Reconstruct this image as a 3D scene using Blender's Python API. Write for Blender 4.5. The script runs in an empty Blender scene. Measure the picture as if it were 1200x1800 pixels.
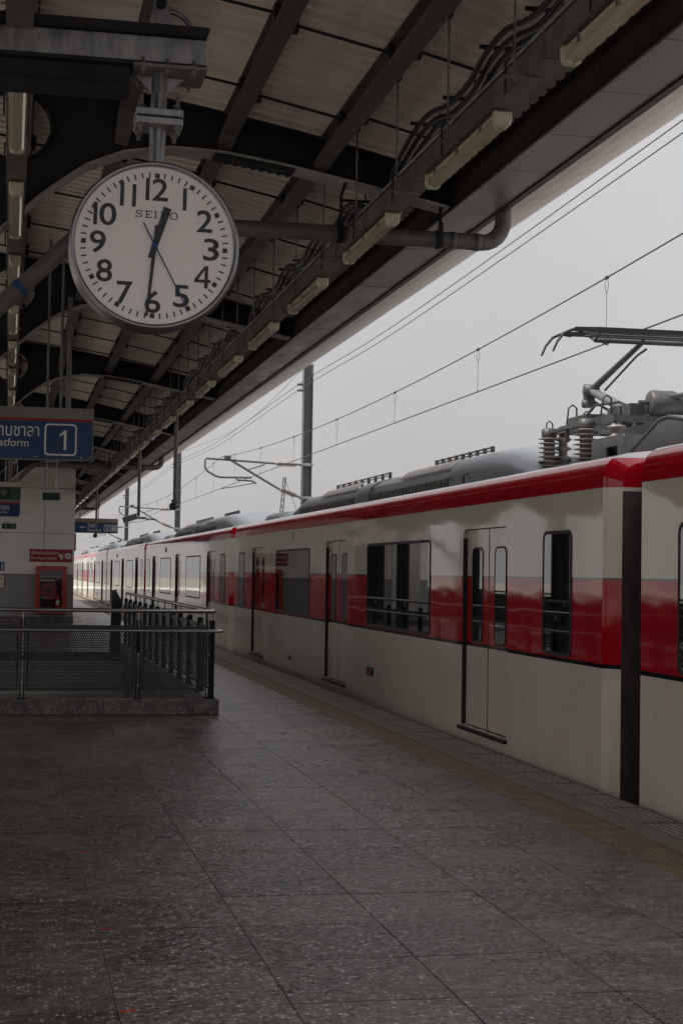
import bpy, bmesh, math, random
from mathutils import Vector, Matrix
random.seed(7)
S = bpy.context.scene
COL = S.collection
PI = math.pi

# ------------------------------------------------------------------ camera
cam_d = bpy.data.cameras.new('camera')
cam = bpy.data.objects.new('camera', cam_d)
COL.objects.link(cam)
S.camera = cam
cam_d.sensor_fit = 'VERTICAL'
cam_d.sensor_height = 36.0
cam_d.sensor_width = 24.0
cam_d.lens = 57.0
cam_d.clip_start = 0.05
cam_d.clip_end = 6000.0
_d = Vector((15.0 - 600.0, -(999.3 - 900.0), -2850.0)).normalized()     # the track direction seen from the camera
_u = Vector((0.0235, 1.0, 0.0))
_z = (_u - _d * _u.dot(_d)).normalized()
_x = _d.cross(_z)
_R = Matrix((_x, _d, _z))                                               # rows: world axes in camera space
cam.matrix_world = Matrix.Translation((0, 0, 1.5)) @ _R.to_4x4()

# ------------------------------------------------------------------ sky and sun (hazy overcast)
SUN_EL, SUN_AZ = 52.0, 97.0            # degrees; azimuth from +Y towards -X
W = bpy.data.worlds.new('World'); S.world = W; W.use_nodes = True
nt = W.node_tree; nt.nodes.clear()
out = nt.nodes.new('ShaderNodeOutputWorld'); bg = nt.nodes.new('ShaderNodeBackground')
sky = nt.nodes.new('ShaderNodeTexSky'); sky.sky_type = 'NISHITA'; sky.sun_disc = False
sky.sun_elevation = math.radians(SUN_EL); sky.sun_rotation = math.radians(-SUN_AZ)
sky.air_density = 1.0; sky.dust_density = 4.0; sky.ozone_density = 1.0
hs = nt.nodes.new('ShaderNodeHueSaturation'); hs.inputs['Saturation'].default_value = 0.6
mx = nt.nodes.new('ShaderNodeMix'); mx.data_type = 'RGBA'; mx.inputs[0].default_value = 0.72
# the grey of the cloud layer, brighter towards the zenith as an overcast sky is
tcw = nt.nodes.new('ShaderNodeTexCoord'); sw = nt.nodes.new('ShaderNodeSeparateXYZ'); nt.links.new(tcw.outputs['Generated'], sw.inputs[0])
zz = nt.nodes.new('ShaderNodeMath'); zz.operation = 'MULTIPLY'; nt.links.new(sw.outputs[2], zz.inputs[0]); nt.links.new(sw.outputs[2], zz.inputs[1])
zg = nt.nodes.new('ShaderNodeMath'); zg.operation = 'MULTIPLY_ADD'; zg.inputs[1].default_value = 2.1; zg.inputs[2].default_value = 1.0; nt.links.new(zz.outputs[0], zg.inputs[0])
cg = nt.nodes.new('ShaderNodeMix'); cg.data_type = 'RGBA'; cg.blend_type = 'MULTIPLY'; cg.inputs[0].default_value = 1.0; cg.inputs[6].default_value = (5.55, 5.38, 5.35, 1)
nw = nt.nodes.new('ShaderNodeTexNoise'); nw.inputs['Scale'].default_value = 2.6; nw.inputs['Detail'].default_value = 5; nt.links.new(tcw.outputs['Generated'], nw.inputs['Vector'])
nr = nt.nodes.new('ShaderNodeMapRange'); nr.inputs[1].default_value = .3; nr.inputs[2].default_value = .7; nr.inputs[3].default_value = .90; nr.inputs[4].default_value = 1.06; nt.links.new(nw.outputs[0], nr.inputs[0])
nm = nt.nodes.new('ShaderNodeMath'); nm.operation = 'MULTIPLY'; nt.links.new(zg.outputs[0], nm.inputs[0]); nt.links.new(nr.outputs[0], nm.inputs[1])
nt.links.new(nm.outputs[0], cg.inputs[7]); nt.links.new(cg.outputs[2], mx.inputs[7])
nt.links.new(sky.outputs[0], hs.inputs['Color']); nt.links.new(hs.outputs[0], mx.inputs[6])
nt.links.new(mx.outputs[2], bg.inputs[0]); bg.inputs[1].default_value = 0.0875
nt.links.new(bg.outputs[0], out.inputs[0])
sun_d = bpy.data.lights.new('sun', 'SUN'); sun_d.energy = 4.6; sun_d.angle = math.radians(10); sun_d.color = (1, .95, .88)
sun = bpy.data.objects.new('sun', sun_d); COL.objects.link(sun)
_e, _a = math.radians(SUN_EL), math.radians(SUN_AZ)
sun.rotation_euler = Vector((-math.sin(_a) * math.cos(_e), math.cos(_a) * math.cos(_e), math.sin(_e))).to_track_quat('Z', 'Y').to_euler()
sun.location = (0, 0, 60)
S.view_settings.view_transform = 'Standard'; S.view_settings.look = 'None'
S.view_settings.exposure = 0.42; S.view_settings.gamma = 1.0; S.view_settings.use_curve_mapping = False
S.cycles.max_bounces = 10; S.cycles.diffuse_bounces = 5; S.cycles.glossy_bounces = 5; S.cycles.transparent_max_bounces = 12
S.cycles.use_denoising = True
S.cycles.sample_clamp_indirect = 4.0

# ------------------------------------------------------------------ materials
MATS = {}
def mat(name, col, rough=.5, metal=0., ior=1.45, var=0., vscale=6., bump=0., bscale=60., coat=0., stretch=None, spec=.5, var2=None, rvar=0.):
    if name in MATS: return MATS[name]
    m = bpy.data.materials.new(name); m.use_nodes = True; MATS[name] = m
    t = m.node_tree; p = t.nodes['Principled BSDF']
    p.inputs['Base Color'].default_value = (*col, 1); p.inputs['Roughness'].default_value = rough
    p.inputs['Metallic'].default_value = metal; p.inputs['IOR'].default_value = ior
    p.inputs['Specular IOR Level'].default_value = spec
    if coat: p.inputs['Coat Weight'].default_value = coat; p.inputs['Coat Roughness'].default_value = .04
    if var or bump or rvar:
        tc = t.nodes.new('ShaderNodeTexCoord'); mp = t.nodes.new('ShaderNodeMapping')
        geo = t.nodes.new('ShaderNodeNewGeometry')
        t.links.new(geo.outputs['Position'], mp.inputs[0])
        if stretch: mp.inputs['Scale'].default_value = stretch
        n = t.nodes.new('ShaderNodeTexNoise'); n.inputs['Scale'].default_value = vscale; n.inputs['Detail'].default_value = 6; n.inputs['Roughness'].default_value = .65
        t.links.new(mp.outputs[0], n.inputs['Vector'])
        if var:
            r = t.nodes.new('ShaderNodeValToRGB'); r.color_ramp.elements[0].position = .3; r.color_ramp.elements[1].position = .72
            c2 = var2 or tuple(min(1, c * (1 + var)) for c in col)
            r.color_ramp.elements[0].color = (*[c * (1 - var) for c in col], 1); r.color_ramp.elements[1].color = (*c2, 1)
            t.links.new(n.outputs[0], r.inputs[0]); t.links.new(r.outputs[0], p.inputs['Base Color'])
        if rvar:
            mr = t.nodes.new('ShaderNodeMapRange'); mr.inputs[1].default_value = .3; mr.inputs[2].default_value = .7
            mr.inputs[3].default_value = max(.02, rough - rvar); mr.inputs[4].default_value = min(1, rough + rvar)
            t.links.new(n.outputs[0], mr.inputs[0]); t.links.new(mr.outputs[0], p.inputs['Roughness'])
        if bump:
            n2 = t.nodes.new('ShaderNodeTexNoise'); n2.inputs['Scale'].default_value = bscale; n2.inputs['Detail'].default_value = 3
            t.links.new(mp.outputs[0], n2.inputs['Vector'])
            b = t.nodes.new('ShaderNodeBump'); b.inputs['Strength'].default_value = bump; b.inputs['Distance'].default_value = .01
            t.links.new(n2.outputs[0], b.inputs['Height']); t.links.new(b.outputs[0], p.inputs['Normal'])
    return m

dark_steel = mat('dark_painted_steel', (.020, .021, .024), .6, var=.35, vscale=5, bump=.08, spec=.25)
brown_steel = mat('grey_brown_painted_steel', (.085, .078, .074), .5, var=.3, vscale=4, bump=.05)
flange_grey = mat('pale_lit_flange_paint', (.30, .285, .275), .5, var=.35, vscale=8, bump=.05)  # the bottom flange's light from below is put into this pale colour
galv = mat('galvanised_steel', (.30, .31, .32), .42, metal=.75, var=.45, vscale=18, bump=.05, stretch=(1, 1, .25), rvar=.12)
galv_dull = mat('dull_galvanised_steel', (.16, .16, .155), .5, metal=.35, var=.4, vscale=9, rvar=.1)
tray_grey = mat('grey_cable_tray_paint', (.13, .122, .11), .48, metal=.2, var=.35, vscale=6, rvar=.1)
roof_sheet_m = mat('beige_roof_sheet', (.80, .74, .655), .5, var=.14, vscale=2.5, stretch=(.35, 2.2, 1), bump=.04)
soffit_m = mat('grey_soffit_panel', (.24, .225, .21), .38, var=.28, vscale=2.2, stretch=(2, .6, 1), rvar=.12)
fascia_dark = mat('brown_fascia_board', (.042, .034, .030), .55, var=.3, vscale=4, spec=.25)
outer_panel_m = mat('warm_grey_edge_panel', (.56, .50, .465), .4, var=.12, vscale=2)
gutter_m = mat('dark_gutter', (.04, .036, .034), .5)
pipe_m = mat('grey_drain_pipe', (.12, .118, .115), .42, var=.3, vscale=9, rvar=.1)
black_rubber = mat('black_rubber', (.012, .012, .013), .55)
cable_m = mat('black_cable', (.008, .008, .009), .28)
stainless = mat('brushed_stainless', (.38, .365, .34), .28, metal=.95, var=.15, vscale=20)
rail_black = mat('black_powder_coat', (.012, .013, .015), .5, var=.25, vscale=10, spec=.25)
panel_blue = mat('blue_grey_panel_paint', (.035, .041, .052), .5, var=.2, vscale=8)
housing_m = mat('aged_lamp_housing', (.42, .38, .27), .4, var=.15, vscale=14)
cap_m = mat('yellowed_lamp_cap', (.54, .50, .39), .42, var=.12, vscale=20)
white_print = mat('white_print', (.74, .74, .73), .5)
black_print = mat('black_print', (.008, .008, .009), .7, spec=.2)
blue_print = mat('blue_hand_paint', (.010, .065, .24), .4)
sign_blue = mat('blue_sign_face', (.012, .050, .135), .35, var=.12, vscale=3)
sign_red = mat('red_sign_face', (.26, .012, .016), .35, var=.1, vscale=4)
sign_grey = mat('grey_sign_strip', (.22, .20, .18), .4, metal=.4, var=.12, vscale=6)
sign_green = mat('dark_green_sign_face', (.008, .045, .032), .3)
exit_icon = mat('dim_exit_icon', (.17, .16, .11), .5)
cream_case = mat('cream_plastic_case', (.55, .53, .45), .45)
clock_face_m = mat('clock_dial', (.9, .88, .86), .5)
clock_case_m = mat('clock_case_metal', (.22, .22, .225), .28, metal=.85, var=.12, vscale=8)
wall_white = mat('off_white_wall_panel', (.72, .685, .65), .42, var=.07, vscale=2.2, rvar=.06)
wall_grey = mat('grey_wall_panel', (.23, .228, .232), .42, var=.1, vscale=2.5)
joint_dark = mat('dark_joint', (.05, .047, .045), .8)
concrete = mat('concrete', (.38, .365, .34), .8, var=.25, vscale=2, bump=.2, bscale=20)
edge_concrete = mat('platform_edge_concrete', (.135, .115, .09), .65, var=.3, vscale=5, bump=.15, bscale=60)
tactile_m = mat('worn_yellow_tactile', (.135, .094, .052), .55, var=.4, vscale=7, bump=.1, bscale=80)
edge_tile_m = mat('brown_ribbed_tile', (.085, .068, .054), .55, var=.4, vscale=6, bump=.1, bscale=60)
rib_pale = mat('pale_worn_rib', (.30, .27, .22), .5, var=.35, vscale=9)
tape_red = mat('red_floor_tape', (.40, .02, .02), .6, var=.3, vscale=40)
cab_red = mat('red_enamel', (.36, .010, .014), .25, var=.1, vscale=5, coat=.3)
roof_gear = mat('grey_roof_gear', (.10, .102, .107), .45, var=.2, vscale=4)
roof_gear_dark = mat('dark_roof_gear', (.05, .05, .052), .5, var=.3, vscale=8)
fairing_m = mat('blue_grey_fairing', (.14, .155, .17), .42, var=.12, vscale=3)
grille_m = mat('brown_grey_grille', (.075, .068, .06), .5, var=.3, vscale=12)
insul_m = mat('grey_porcelain', (.17, .155, .145), .35, var=.15, vscale=12)
mast_m = mat('grey_mast_steel', (.085, .092, .105), .5, metal=.1, var=.25, vscale=3)
wire_m = mat('dark_wire', (.03, .03, .03), .5)
ground_m = mat('hazy_ground', (.20, .20, .17), .9, var=.3, vscale=.01)
ballast_m = mat('track_bed_stone', (.45, .425, .39), .9, var=.4, vscale=8, bump=.5, bscale=14)
rail_steel = mat('rail_steel', (.16, .12, .10), .4, metal=.6)
glass_train = mat('dark_reflective_glass', (.008, .009, .010), .015, ior=2.7, spec=.5)
extinguisher_red = mat('extinguisher_red', (.42, .012, .012), .25)
inner_dark = mat('cabinet_inside', (.06, .008, .010), .6)
bellows_m = mat('bellows_fabric', (.018, .018, .018), .8)
lens_red = mat('red_lens', (.30, .015, .012), .2)

def glass_mat():
    m = bpy.data.materials.new('clear_glass'); m.use_nodes = True; t = m.node_tree; t.nodes.clear()
    o = t.nodes.new('ShaderNodeOutputMaterial'); mxs = t.nodes.new('ShaderNodeMixShader'); f = t.nodes.new('ShaderNodeFresnel'); f.inputs[0].default_value = 1.5
    a = t.nodes.new('ShaderNodeBsdfTransparent'); g = t.nodes.new('ShaderNodeBsdfGlossy'); g.inputs['Roughness'].default_value = .01
    mul = t.nodes.new('ShaderNodeMath'); mul.operation = 'MULTIPLY_ADD'; mul.inputs[1].default_value = .7; mul.inputs[2].default_value = 0.0
    t.links.new(f.outputs[0], mul.inputs[0]); t.links.new(mul.outputs[0], mxs.inputs[0])
    t.links.new(a.outputs[0], mxs.inputs[1]); t.links.new(g.outputs[0], mxs.inputs[2]); t.links.new(mxs.outputs[0], o.inputs[0])
    return m
clear_glass = glass_mat()

def diffuser_mat():
    m = bpy.data.materials.new('yellowed_clear_diffuser'); m.use_nodes = True; p = m.node_tree.nodes['Principled BSDF']
    p.inputs['Base Color'].default_value = (.66, .60, .43, 1); p.inputs['Roughness'].default_value = .16
    p.inputs['Transmission Weight'].default_value = .35; p.inputs['Coat Weight'].default_value = .5
    return m
diffuser_m = diffuser_mat()

def livery_mat():
    """Train paint: bands at fixed heights on the body (cream, red, cream, red cantrail, roof paled by a painted sky reflection)."""
    m = bpy.data.materials.new('train_paint'); m.use_nodes = True; t = m.node_tree; p = t.nodes['Principled BSDF']
    geo = t.nodes.new('ShaderNodeNewGeometry'); sep = t.nodes.new('ShaderNodeSeparateXYZ'); t.links.new(geo.outputs['Position'], sep.inputs[0])
    mr = t.nodes.new('ShaderNodeMapRange'); mr.inputs[1].default_value = -1; mr.inputs[2].default_value = 3; t.links.new(sep.outputs[2], mr.inputs[0])
    r = t.nodes.new('ShaderNodeValToRGB'); r.color_ramp.interpolation = 'CONSTANT'
    cream, red, blk, line, top = (.72, .665, .57), (.46, .004, .016), (.012, .012, .012), (.12, .12, .13), (.62, .61, .60)
    bands = [(-1, (.10, .095, .085)), (-.30, cream), (.838, blk), (.860, red), (1.478, line), (1.498, cream), (2.155, red), (2.372, top)]  # topmost pale band: sky reflection along the roof edge painted in
    els = r.color_ramp.elements
    els[0].position = 0; els[0].color = (*bands[0][1], 1); els[1].position = (bands[1][0] + 1) / 4; els[1].color = (*bands[1][1], 1)
    for z, c in bands[2:]:
        e = els.new((z + 1) / 4); e.color = (*c, 1)
    t.links.new(mr.outputs[0], r.inputs[0])
    mp = t.nodes.new('ShaderNodeMapping'); mp.inputs['Scale'].default_value = (1, .8, .5); t.links.new(geo.outputs['Position'], mp.inputs[0])
    n = t.nodes.new('ShaderNodeTexNoise'); n.inputs['Scale'].default_value = 1.6; n.inputs['Detail'].default_value = 6; t.links.new(mp.outputs[0], n.inputs['Vector'])
    dr = t.nodes.new('ShaderNodeValToRGB'); dr.color_ramp.elements[0].position = .3; dr.color_ramp.elements[1].position = .75
    dr.color_ramp.elements[0].color = (.88, .86, .82, 1); dr.color_ramp.elements[1].color = (1, 1, 1, 1); t.links.new(n.outputs[0], dr.inputs[0])
    ms = t.nodes.new('ShaderNodeMapping'); ms.inputs['Scale'].default_value = (1, 9, .55); t.links.new(geo.outputs['Position'], ms.inputs[0])
    ns = t.nodes.new('ShaderNodeTexNoise'); ns.inputs['Scale'].default_value = 1.3; ns.inputs['Detail'].default_value = 6; ns.inputs['Roughness'].default_value = .7; t.links.new(ms.outputs[0], ns.inputs['Vector'])
    rs_ = t.nodes.new('ShaderNodeValToRGB'); rs_.color_ramp.elements[0].position = .52; rs_.color_ramp.elements[1].position = .74
    rs_.color_ramp.elements[0].color = (1, 1, 1, 1); rs_.color_ramp.elements[1].color = (.85, .82, .77, 1); t.links.new(ns.outputs[0], rs_.inputs[0])
    mst = t.nodes.new('ShaderNodeMix'); mst.data_type = 'RGBA'; mst.blend_type = 'MULTIPLY'; mst.inputs[0].default_value = 1
    t.links.new(r.outputs[0], mst.inputs[6]); t.links.new(rs_.outputs[0], mst.inputs[7])
    mul = t.nodes.new('ShaderNodeMix'); mul.data_type = 'RGBA'; mul.blend_type = 'MULTIPLY'; mul.inputs[0].default_value = 1
    t.links.new(mst.outputs[2], mul.inputs[6]); t.links.new(dr.outputs[0], mul.inputs[7]); t.links.new(mul.outputs[2], p.inputs['Base Color'])
    rr = t.nodes.new('ShaderNodeMapRange'); rr.inputs[1].default_value = .3; rr.inputs[2].default_value = .75; rr.inputs[3].default_value = .08; rr.inputs[4].default_value = .03
    t.links.new(n.outputs[0], rr.inputs[0]); t.links.new(rr.outputs[0], p.inputs['Roughness'])
    p.inputs['IOR'].default_value = 1.5
    mp2 = t.nodes.new('ShaderNodeMapping'); mp2.inputs['Scale'].default_value = (1, .55, 1.5); t.links.new(geo.outputs['Position'], mp2.inputs[0])
    n2 = t.nodes.new('ShaderNodeTexNoise'); n2.inputs['Scale'].default_value = 2.4; n2.inputs['Detail'].default_value = 1.5; t.links.new(mp2.outputs[0], n2.inputs['Vector'])
    b = t.nodes.new('ShaderNodeBump'); b.inputs['Strength'].default_value = .13; b.inputs['Distance'].default_value = .02
    t.links.new(n2.outputs[0], b.inputs['Height']); t.links.new(b.outputs[0], p.inputs['Normal'])
    return m
livery = livery_mat()

def granite_mat(name, base, joints=False, fleck=.5, rough=.34, facet=.30):
    m = bpy.data.materials.new(name); m.use_nodes = True; t = m.node_tree; p = t.nodes['Principled BSDF']; L = t.links.new
    geo = t.nodes.new('ShaderNodeNewGeometry'); oi = t.nodes.new('ShaderNodeObjectInfo')
    n1 = t.nodes.new('ShaderNodeTexNoise'); n1.inputs['Scale'].default_value = 42; n1.inputs['Detail'].default_value = 5; n1.inputs['Roughness'].default_value = .75; L(geo.outputs['Position'], n1.inputs['Vector'])
    n2 = t.nodes.new('ShaderNodeTexNoise'); n2.inputs['Scale'].default_value = 2.2; n2.inputs['Detail'].default_value = 6; n2.inputs['Roughness'].default_value = .6; L(geo.outputs['Position'], n2.inputs['Vector'])
    v = t.nodes.new('ShaderNodeTexVoronoi'); v.inputs['Scale'].default_value = 55; v.inputs['Randomness'].default_value = 1; L(geo.outputs['Position'], v.inputs['Vector'])
    r1 = t.nodes.new('ShaderNodeValToRGB'); e = r1.color_ramp.elements; e[0].position = .33; e[1].position = .70
    e[0].color = (*[c * .38 for c in base], 1); e[1].color = (*[min(1, c * 1.8) for c in base], 1); L(n1.outputs[0], r1.inputs[0])
    # large stains
    r2 = t.nodes.new('ShaderNodeValToRGB'); e = r2.color_ramp.elements; e[0].position = .3; e[1].position = .7
    e[0].color = (.58, .56, .55, 1); e[1].color = (1.12, 1.1, 1.08, 1); L(n2.outputs[0], r2.inputs[0])
    m1 = t.nodes.new('ShaderNodeMix'); m1.data_type = 'RGBA'; m1.blend_type = 'MULTIPLY'; m1.inputs[0].default_value = 1; L(r1.outputs[0], m1.inputs[6]); L(r2.outputs[0], m1.inputs[7])
    n3 = t.nodes.new('ShaderNodeTexNoise'); n3.inputs['Scale'].default_value = 11; n3.inputs['Detail'].default_value = 8; n3.inputs['Roughness'].default_value = .72
    mp3 = t.nodes.new('ShaderNodeMapping'); mp3.inputs['Scale'].default_value = (.7, 1.25, 1); L(geo.outputs['Position'], mp3.inputs[0]); L(mp3.outputs[0], n3.inputs['Vector'])
    r3 = t.nodes.new('ShaderNodeValToRGB'); e = r3.color_ramp.elements; e[0].position = .34; e[1].position = .66
    e[0].color = (.42, .40, .39, 1); e[1].color = (1.3, 1.27, 1.24, 1); L(n3.outputs[0], r3.inputs[0])
    m0 = t.nodes.new('ShaderNodeMix'); m0.data_type = 'RGBA'; m0.blend_type = 'MULTIPLY'; m0.inputs[0].default_value = 1; L(m1.outputs[2], m0.inputs[6]); L(r3.outputs[0], m0.inputs[7]); m1 = m0
    # per-tile tone
    mr = t.nodes.new('ShaderNodeMapRange'); mr.inputs[3].default_value = .68; mr.inputs[4].default_value = 1.25; L(oi.outputs['Random'], mr.inputs[0])
    m2 = t.nodes.new('ShaderNodeMix'); m2.data_type = 'RGBA'; m2.blend_type = 'MULTIPLY'; m2.inputs[0].default_value = 1; L(m1.outputs[2], m2.inputs[6]); L(mr.outputs[0], m2.inputs[7])
    # pale flecks: some voronoi cells
    sp = t.nodes.new('ShaderNodeSeparateColor'); L(v.outputs['Color'], sp.inputs[0])
    gt = t.nodes.new('ShaderNodeMath'); gt.operation = 'GREATER_THAN'; gt.inputs[1].default_value = .74; L(sp.outputs[0], gt.inputs[0])
    lt = t.nodes.new('ShaderNodeMath'); lt.operation = 'LESS_THAN'; lt.inputs[1].default_value = .0085; L(v.outputs['Distance'], lt.inputs[0])
    an = t.nodes.new('ShaderNodeMath'); an.operation = 'MULTIPLY'; L(gt.outputs[0], an.inputs[0])
    lt.inputs[1].default_value = .40; L(lt.outputs[0], an.inputs[1])
    fm = t.nodes.new('ShaderNodeMath'); fm.operation = 'MULTIPLY'; L(an.outputs[0], fm.inputs[0])
    fv = t.nodes.new('ShaderNodeMapRange'); fv.inputs[1].default_value = .42; fv.inputs[2].default_value = .68; fv.inputs[3].default_value = .12 * fleck; fv.inputs[4].default_value = 1.5 * fleck; L(n3.outputs[0], fv.inputs[0]); L(fv.outputs[0], fm.inputs[1])
    m3 = t.nodes.new('ShaderNodeMix'); m3.data_type = 'RGBA'; m3.inputs[7].default_value = (.55, .50, .47, 1); L(fm.outputs[0], m3.inputs[0]); L(m2.outputs[2], m3.inputs[6])
    last = m3.outputs[2]
    if joints:          # joints too far away to build: lines at the same pitch as the built tiles
        sx = t.nodes.new('ShaderNodeSeparateXYZ'); L(geo.outputs['Position'], sx.inputs[0])
        def line(sock, off, pitch, w):
            a = t.nodes.new('ShaderNodeMath'); a.operation = 'SUBTRACT'; a.inputs[1].default_value = off; L(sock, a.inputs[0])
            d = t.nodes.new('ShaderNodeMath'); d.operation = 'DIVIDE'; d.inputs[1].default_value = pitch; L(a.outputs[0], d.inputs[0])
            f = t.nodes.new('ShaderNodeMath'); f.operation = 'FRACT'; L(d.outputs[0], f.inputs[0])
            l = t.nodes.new('ShaderNodeMath'); l.operation = 'LESS_THAN'; l.inputs[1].default_value = w / pitch; L(f.outputs[0], l.inputs[0]); return l.outputs[0]
        mxn = t.nodes.new('ShaderNodeMath'); mxn.operation = 'MAXIMUM'; L(line(sx.outputs[0], .397, .6, .006), mxn.inputs[0]); L(line(sx.outputs[1], 6.247, .626, .006), mxn.inputs[1])
        m4 = t.nodes.new('ShaderNodeMix'); m4.data_type = 'RGBA'; m4.inputs[7].default_value = (.02, .019, .018, 1); L(mxn.outputs[0], m4.inputs[0]); L(last, m4.inputs[6]); last = m4.outputs[2]
    L(last, p.inputs['Base Color'])
    rr = t.nodes.new('ShaderNodeMapRange'); rr.inputs[1].default_value = .3; rr.inputs[2].default_value = .7; rr.inputs[3].default_value = rough - .08; rr.inputs[4].default_value = rough + .16; L(n2.outputs[0], rr.inputs[0])
    rs = t.nodes.new('ShaderNodeMath'); rs.operation = 'MULTIPLY_ADD'; rs.inputs[1].default_value = -.18; L(an.outputs[0], rs.inputs[0]); L(rr.outputs[0], rs.inputs[2]); L(rs.outputs[0], p.inputs['Roughness'])
    b = t.nodes.new('ShaderNodeBump'); b.inputs['Strength'].default_value = .55; b.inputs['Distance'].default_value = .004; L(n1.outputs[0], b.inputs['Height'])
    # crystal facets: every grain is tilted a little its own way
    vs_ = t.nodes.new('ShaderNodeVectorMath'); vs_.operation = 'SUBTRACT'; vs_.inputs[1].default_value = (.5, .5, .5); L(v.outputs['Color'], vs_.inputs[0])
    vm = t.nodes.new('ShaderNodeVectorMath'); vm.operation = 'SCALE'; vm.inputs['Scale'].default_value = facet; L(vs_.outputs[0], vm.inputs[0])
    va = t.nodes.new('ShaderNodeVectorMath'); va.operation = 'ADD'; L(b.outputs[0], va.inputs[0]); L(vm.outputs[0], va.inputs[1])
    vn = t.nodes.new('ShaderNodeVectorMath'); vn.operation = 'NORMALIZE'; L(va.outputs[0], vn.inputs[0]); L(vn.outputs[0], p.inputs['Normal'])
    return m
granite_tile = granite_mat('flamed_granite_tile', (.118, .103, .095), rough=.26, fleck=.8)
granite_far = granite_mat('flamed_granite_floor', (.118, .103, .095), joints=True, rough=.26, fleck=.8)
granite_kerb = granite_mat('speckled_granite_kerb', (.13, .125, .12), fleck=.7, rough=.5)

# ------------------------------------------------------------------ mesh helpers
class MB:
    """Collects simple solids; build() links them as one mesh object."""
    def __init__(s): s.v = []; s.f = []; s.m = []; s.sm = []
    def add(s, vs, fs, mi=0, smooth=False):
        o = len(s.v); s.v += [tuple(v) for v in vs]
        for f in fs: s.f.append(tuple(i + o for i in f)); s.m.append(mi); s.sm.append(smooth)
        return s
    def box(s, x0, x1, y0, y1, z0, z1, mi=0, bev=0.):
        if bev:
            bm = bmesh.new(); bmesh.ops.create_cube(bm, size=1)
            for v in bm.verts: v.co = Vector(((x0 + x1) / 2 + v.co.x * (x1 - x0), (y0 + y1) / 2 + v.co.y * (y1 - y0), (z0 + z1) / 2 + v.co.z * (z1 - z0)))
            bmesh.ops.bevel(bm, geom=bm.edges[:], offset=bev, segments=1, affect='EDGES', profile=.5)
            bm.verts.index_update(); s.add([v.co for v in bm.verts], [[v.index for v in f.verts] for f in bm.faces], mi); bm.free(); return s
        vs = [(x, y, z) for z in (z0, z1) for y in (y0, y1) for x in (x0, x1)]
        return s.add(vs, [(0, 2, 3, 1), (4, 5, 7, 6), (0, 1, 5, 4), (2, 6, 7, 3), (0, 4, 6, 2), (1, 3, 7, 5)], mi)
    def obox(s, c, ax, ay, az, hx, hy, hz, mi=0):
        c = Vector(c); ax, ay, az = (Vector(a).normalized() for a in (ax, ay, az))
        vs = [c + ax * (i * hx) + ay * (j * hy) + az * (k * hz) for k in (-1, 1) for j in (-1, 1) for i in (-1, 1)]
        return s.add(vs, [(0, 2, 3, 1), (4, 5, 7, 6), (0, 1, 5, 4), (2, 6, 7, 3), (0, 4, 6, 2), (1, 3, 7, 5)], mi)
    def bar(s, a, b, w, h, mi=0, up=(0, 0, 1)):
        a, b = Vector(a), Vector(b); d = (b - a); L = d.length; d.normalize(); u = Vector(up)
        if abs(d.dot(u)) > .98: u = Vector((0, 1, 0))
        sx = d.cross(u).normalized(); u2 = sx.cross(d)
        return s.obox((a + b) / 2, d, sx, u2, L / 2, w / 2, h / 2, mi)
    def tube(s, pts, r, n=8, mi=0, cap=True):
        pts = [Vector(p) for p in pts]; rs = r if isinstance(r, (list, tuple)) else [r] * len(pts); vs = []; fs = []
        d0 = (pts[1] - pts[0]).normalized(); ref = Vector((0, 0, 1)) if abs(d0.z) < .9 else Vector((0, 1, 0))
        nx = d0.cross(ref).normalized()
        for i, p in enumerate(pts):
            d = (pts[min(i + 1, len(pts) - 1)] - pts[max(i - 1, 0)]).normalized()
            nx = (nx - d * nx.dot(d)).normalized(); ny = d.cross(nx)
            for k in range(n): a = 2 * PI * k / n; vs.append(p + (nx * math.cos(a) + ny * math.sin(a)) * rs[i])
        for i in range(len(pts) - 1):
            for k in range(n): k2 = (k + 1) % n; fs.append((i * n + k, i * n + k2, (i + 1) * n + k2, (i + 1) * n + k))
        s.add(vs, fs, mi, True)
        if cap: s.add(vs[:n], [tuple(range(n - 1, -1, -1))], mi); s.add(vs[-n:], [tuple(range(n))], mi)
        return s
    def lathe(s, c, prof, axis='Z', n=24, mi=0, smooth=True, flip=False):
        c = Vector(c); vs = []; fs = []
        A = {'Z': (Vector((1, 0, 0)), Vector((0, 1, 0)), Vector((0, 0, 1))), 'Y': (Vector((1, 0, 0)), Vector((0, 0, 1)), Vector((0, -1, 0))), 'X': (Vector((0, 1, 0)), Vector((0, 0, 1)), Vector((1, 0, 0)))}[axis]
        for (r, h) in prof:
            for k in range(n): a = 2 * PI * k / n; vs.append(c + A[0] * (r * math.cos(a)) + A[1] * (r * math.sin(a)) + A[2] * h)
        for i in range(len(prof) - 1):
            for k in range(n): k2 = (k + 1) % n; fs.append((i * n + k, i * n + k2, (i + 1) * n + k2, (i + 1) * n + k))
        return s.add(vs, fs, mi, smooth)
    def prism(s, poly, h0, h1, axis='Y', mi=0):
        """poly in the plane across `axis`: Y -> (x,z), X -> (y,z), Z -> (x,y)"""
        P = {'Y': lambda a, b, h: (a, h, b), 'X': lambda a, b, h: (h, a, b), 'Z': lambda a, b, h: (a, b, h)}[axis]
        n = len(poly); vs = [P(a, b, h0) for a, b in poly] + [P(a, b, h1) for a, b in poly]
        fs = [tuple(range(n)), tuple(range(2 * n - 1, n - 1, -1))] + [(i, (i + 1) % n, n + (i + 1) % n, n + i) for i in range(n)]
        return s.add(vs, fs, mi)
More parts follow.
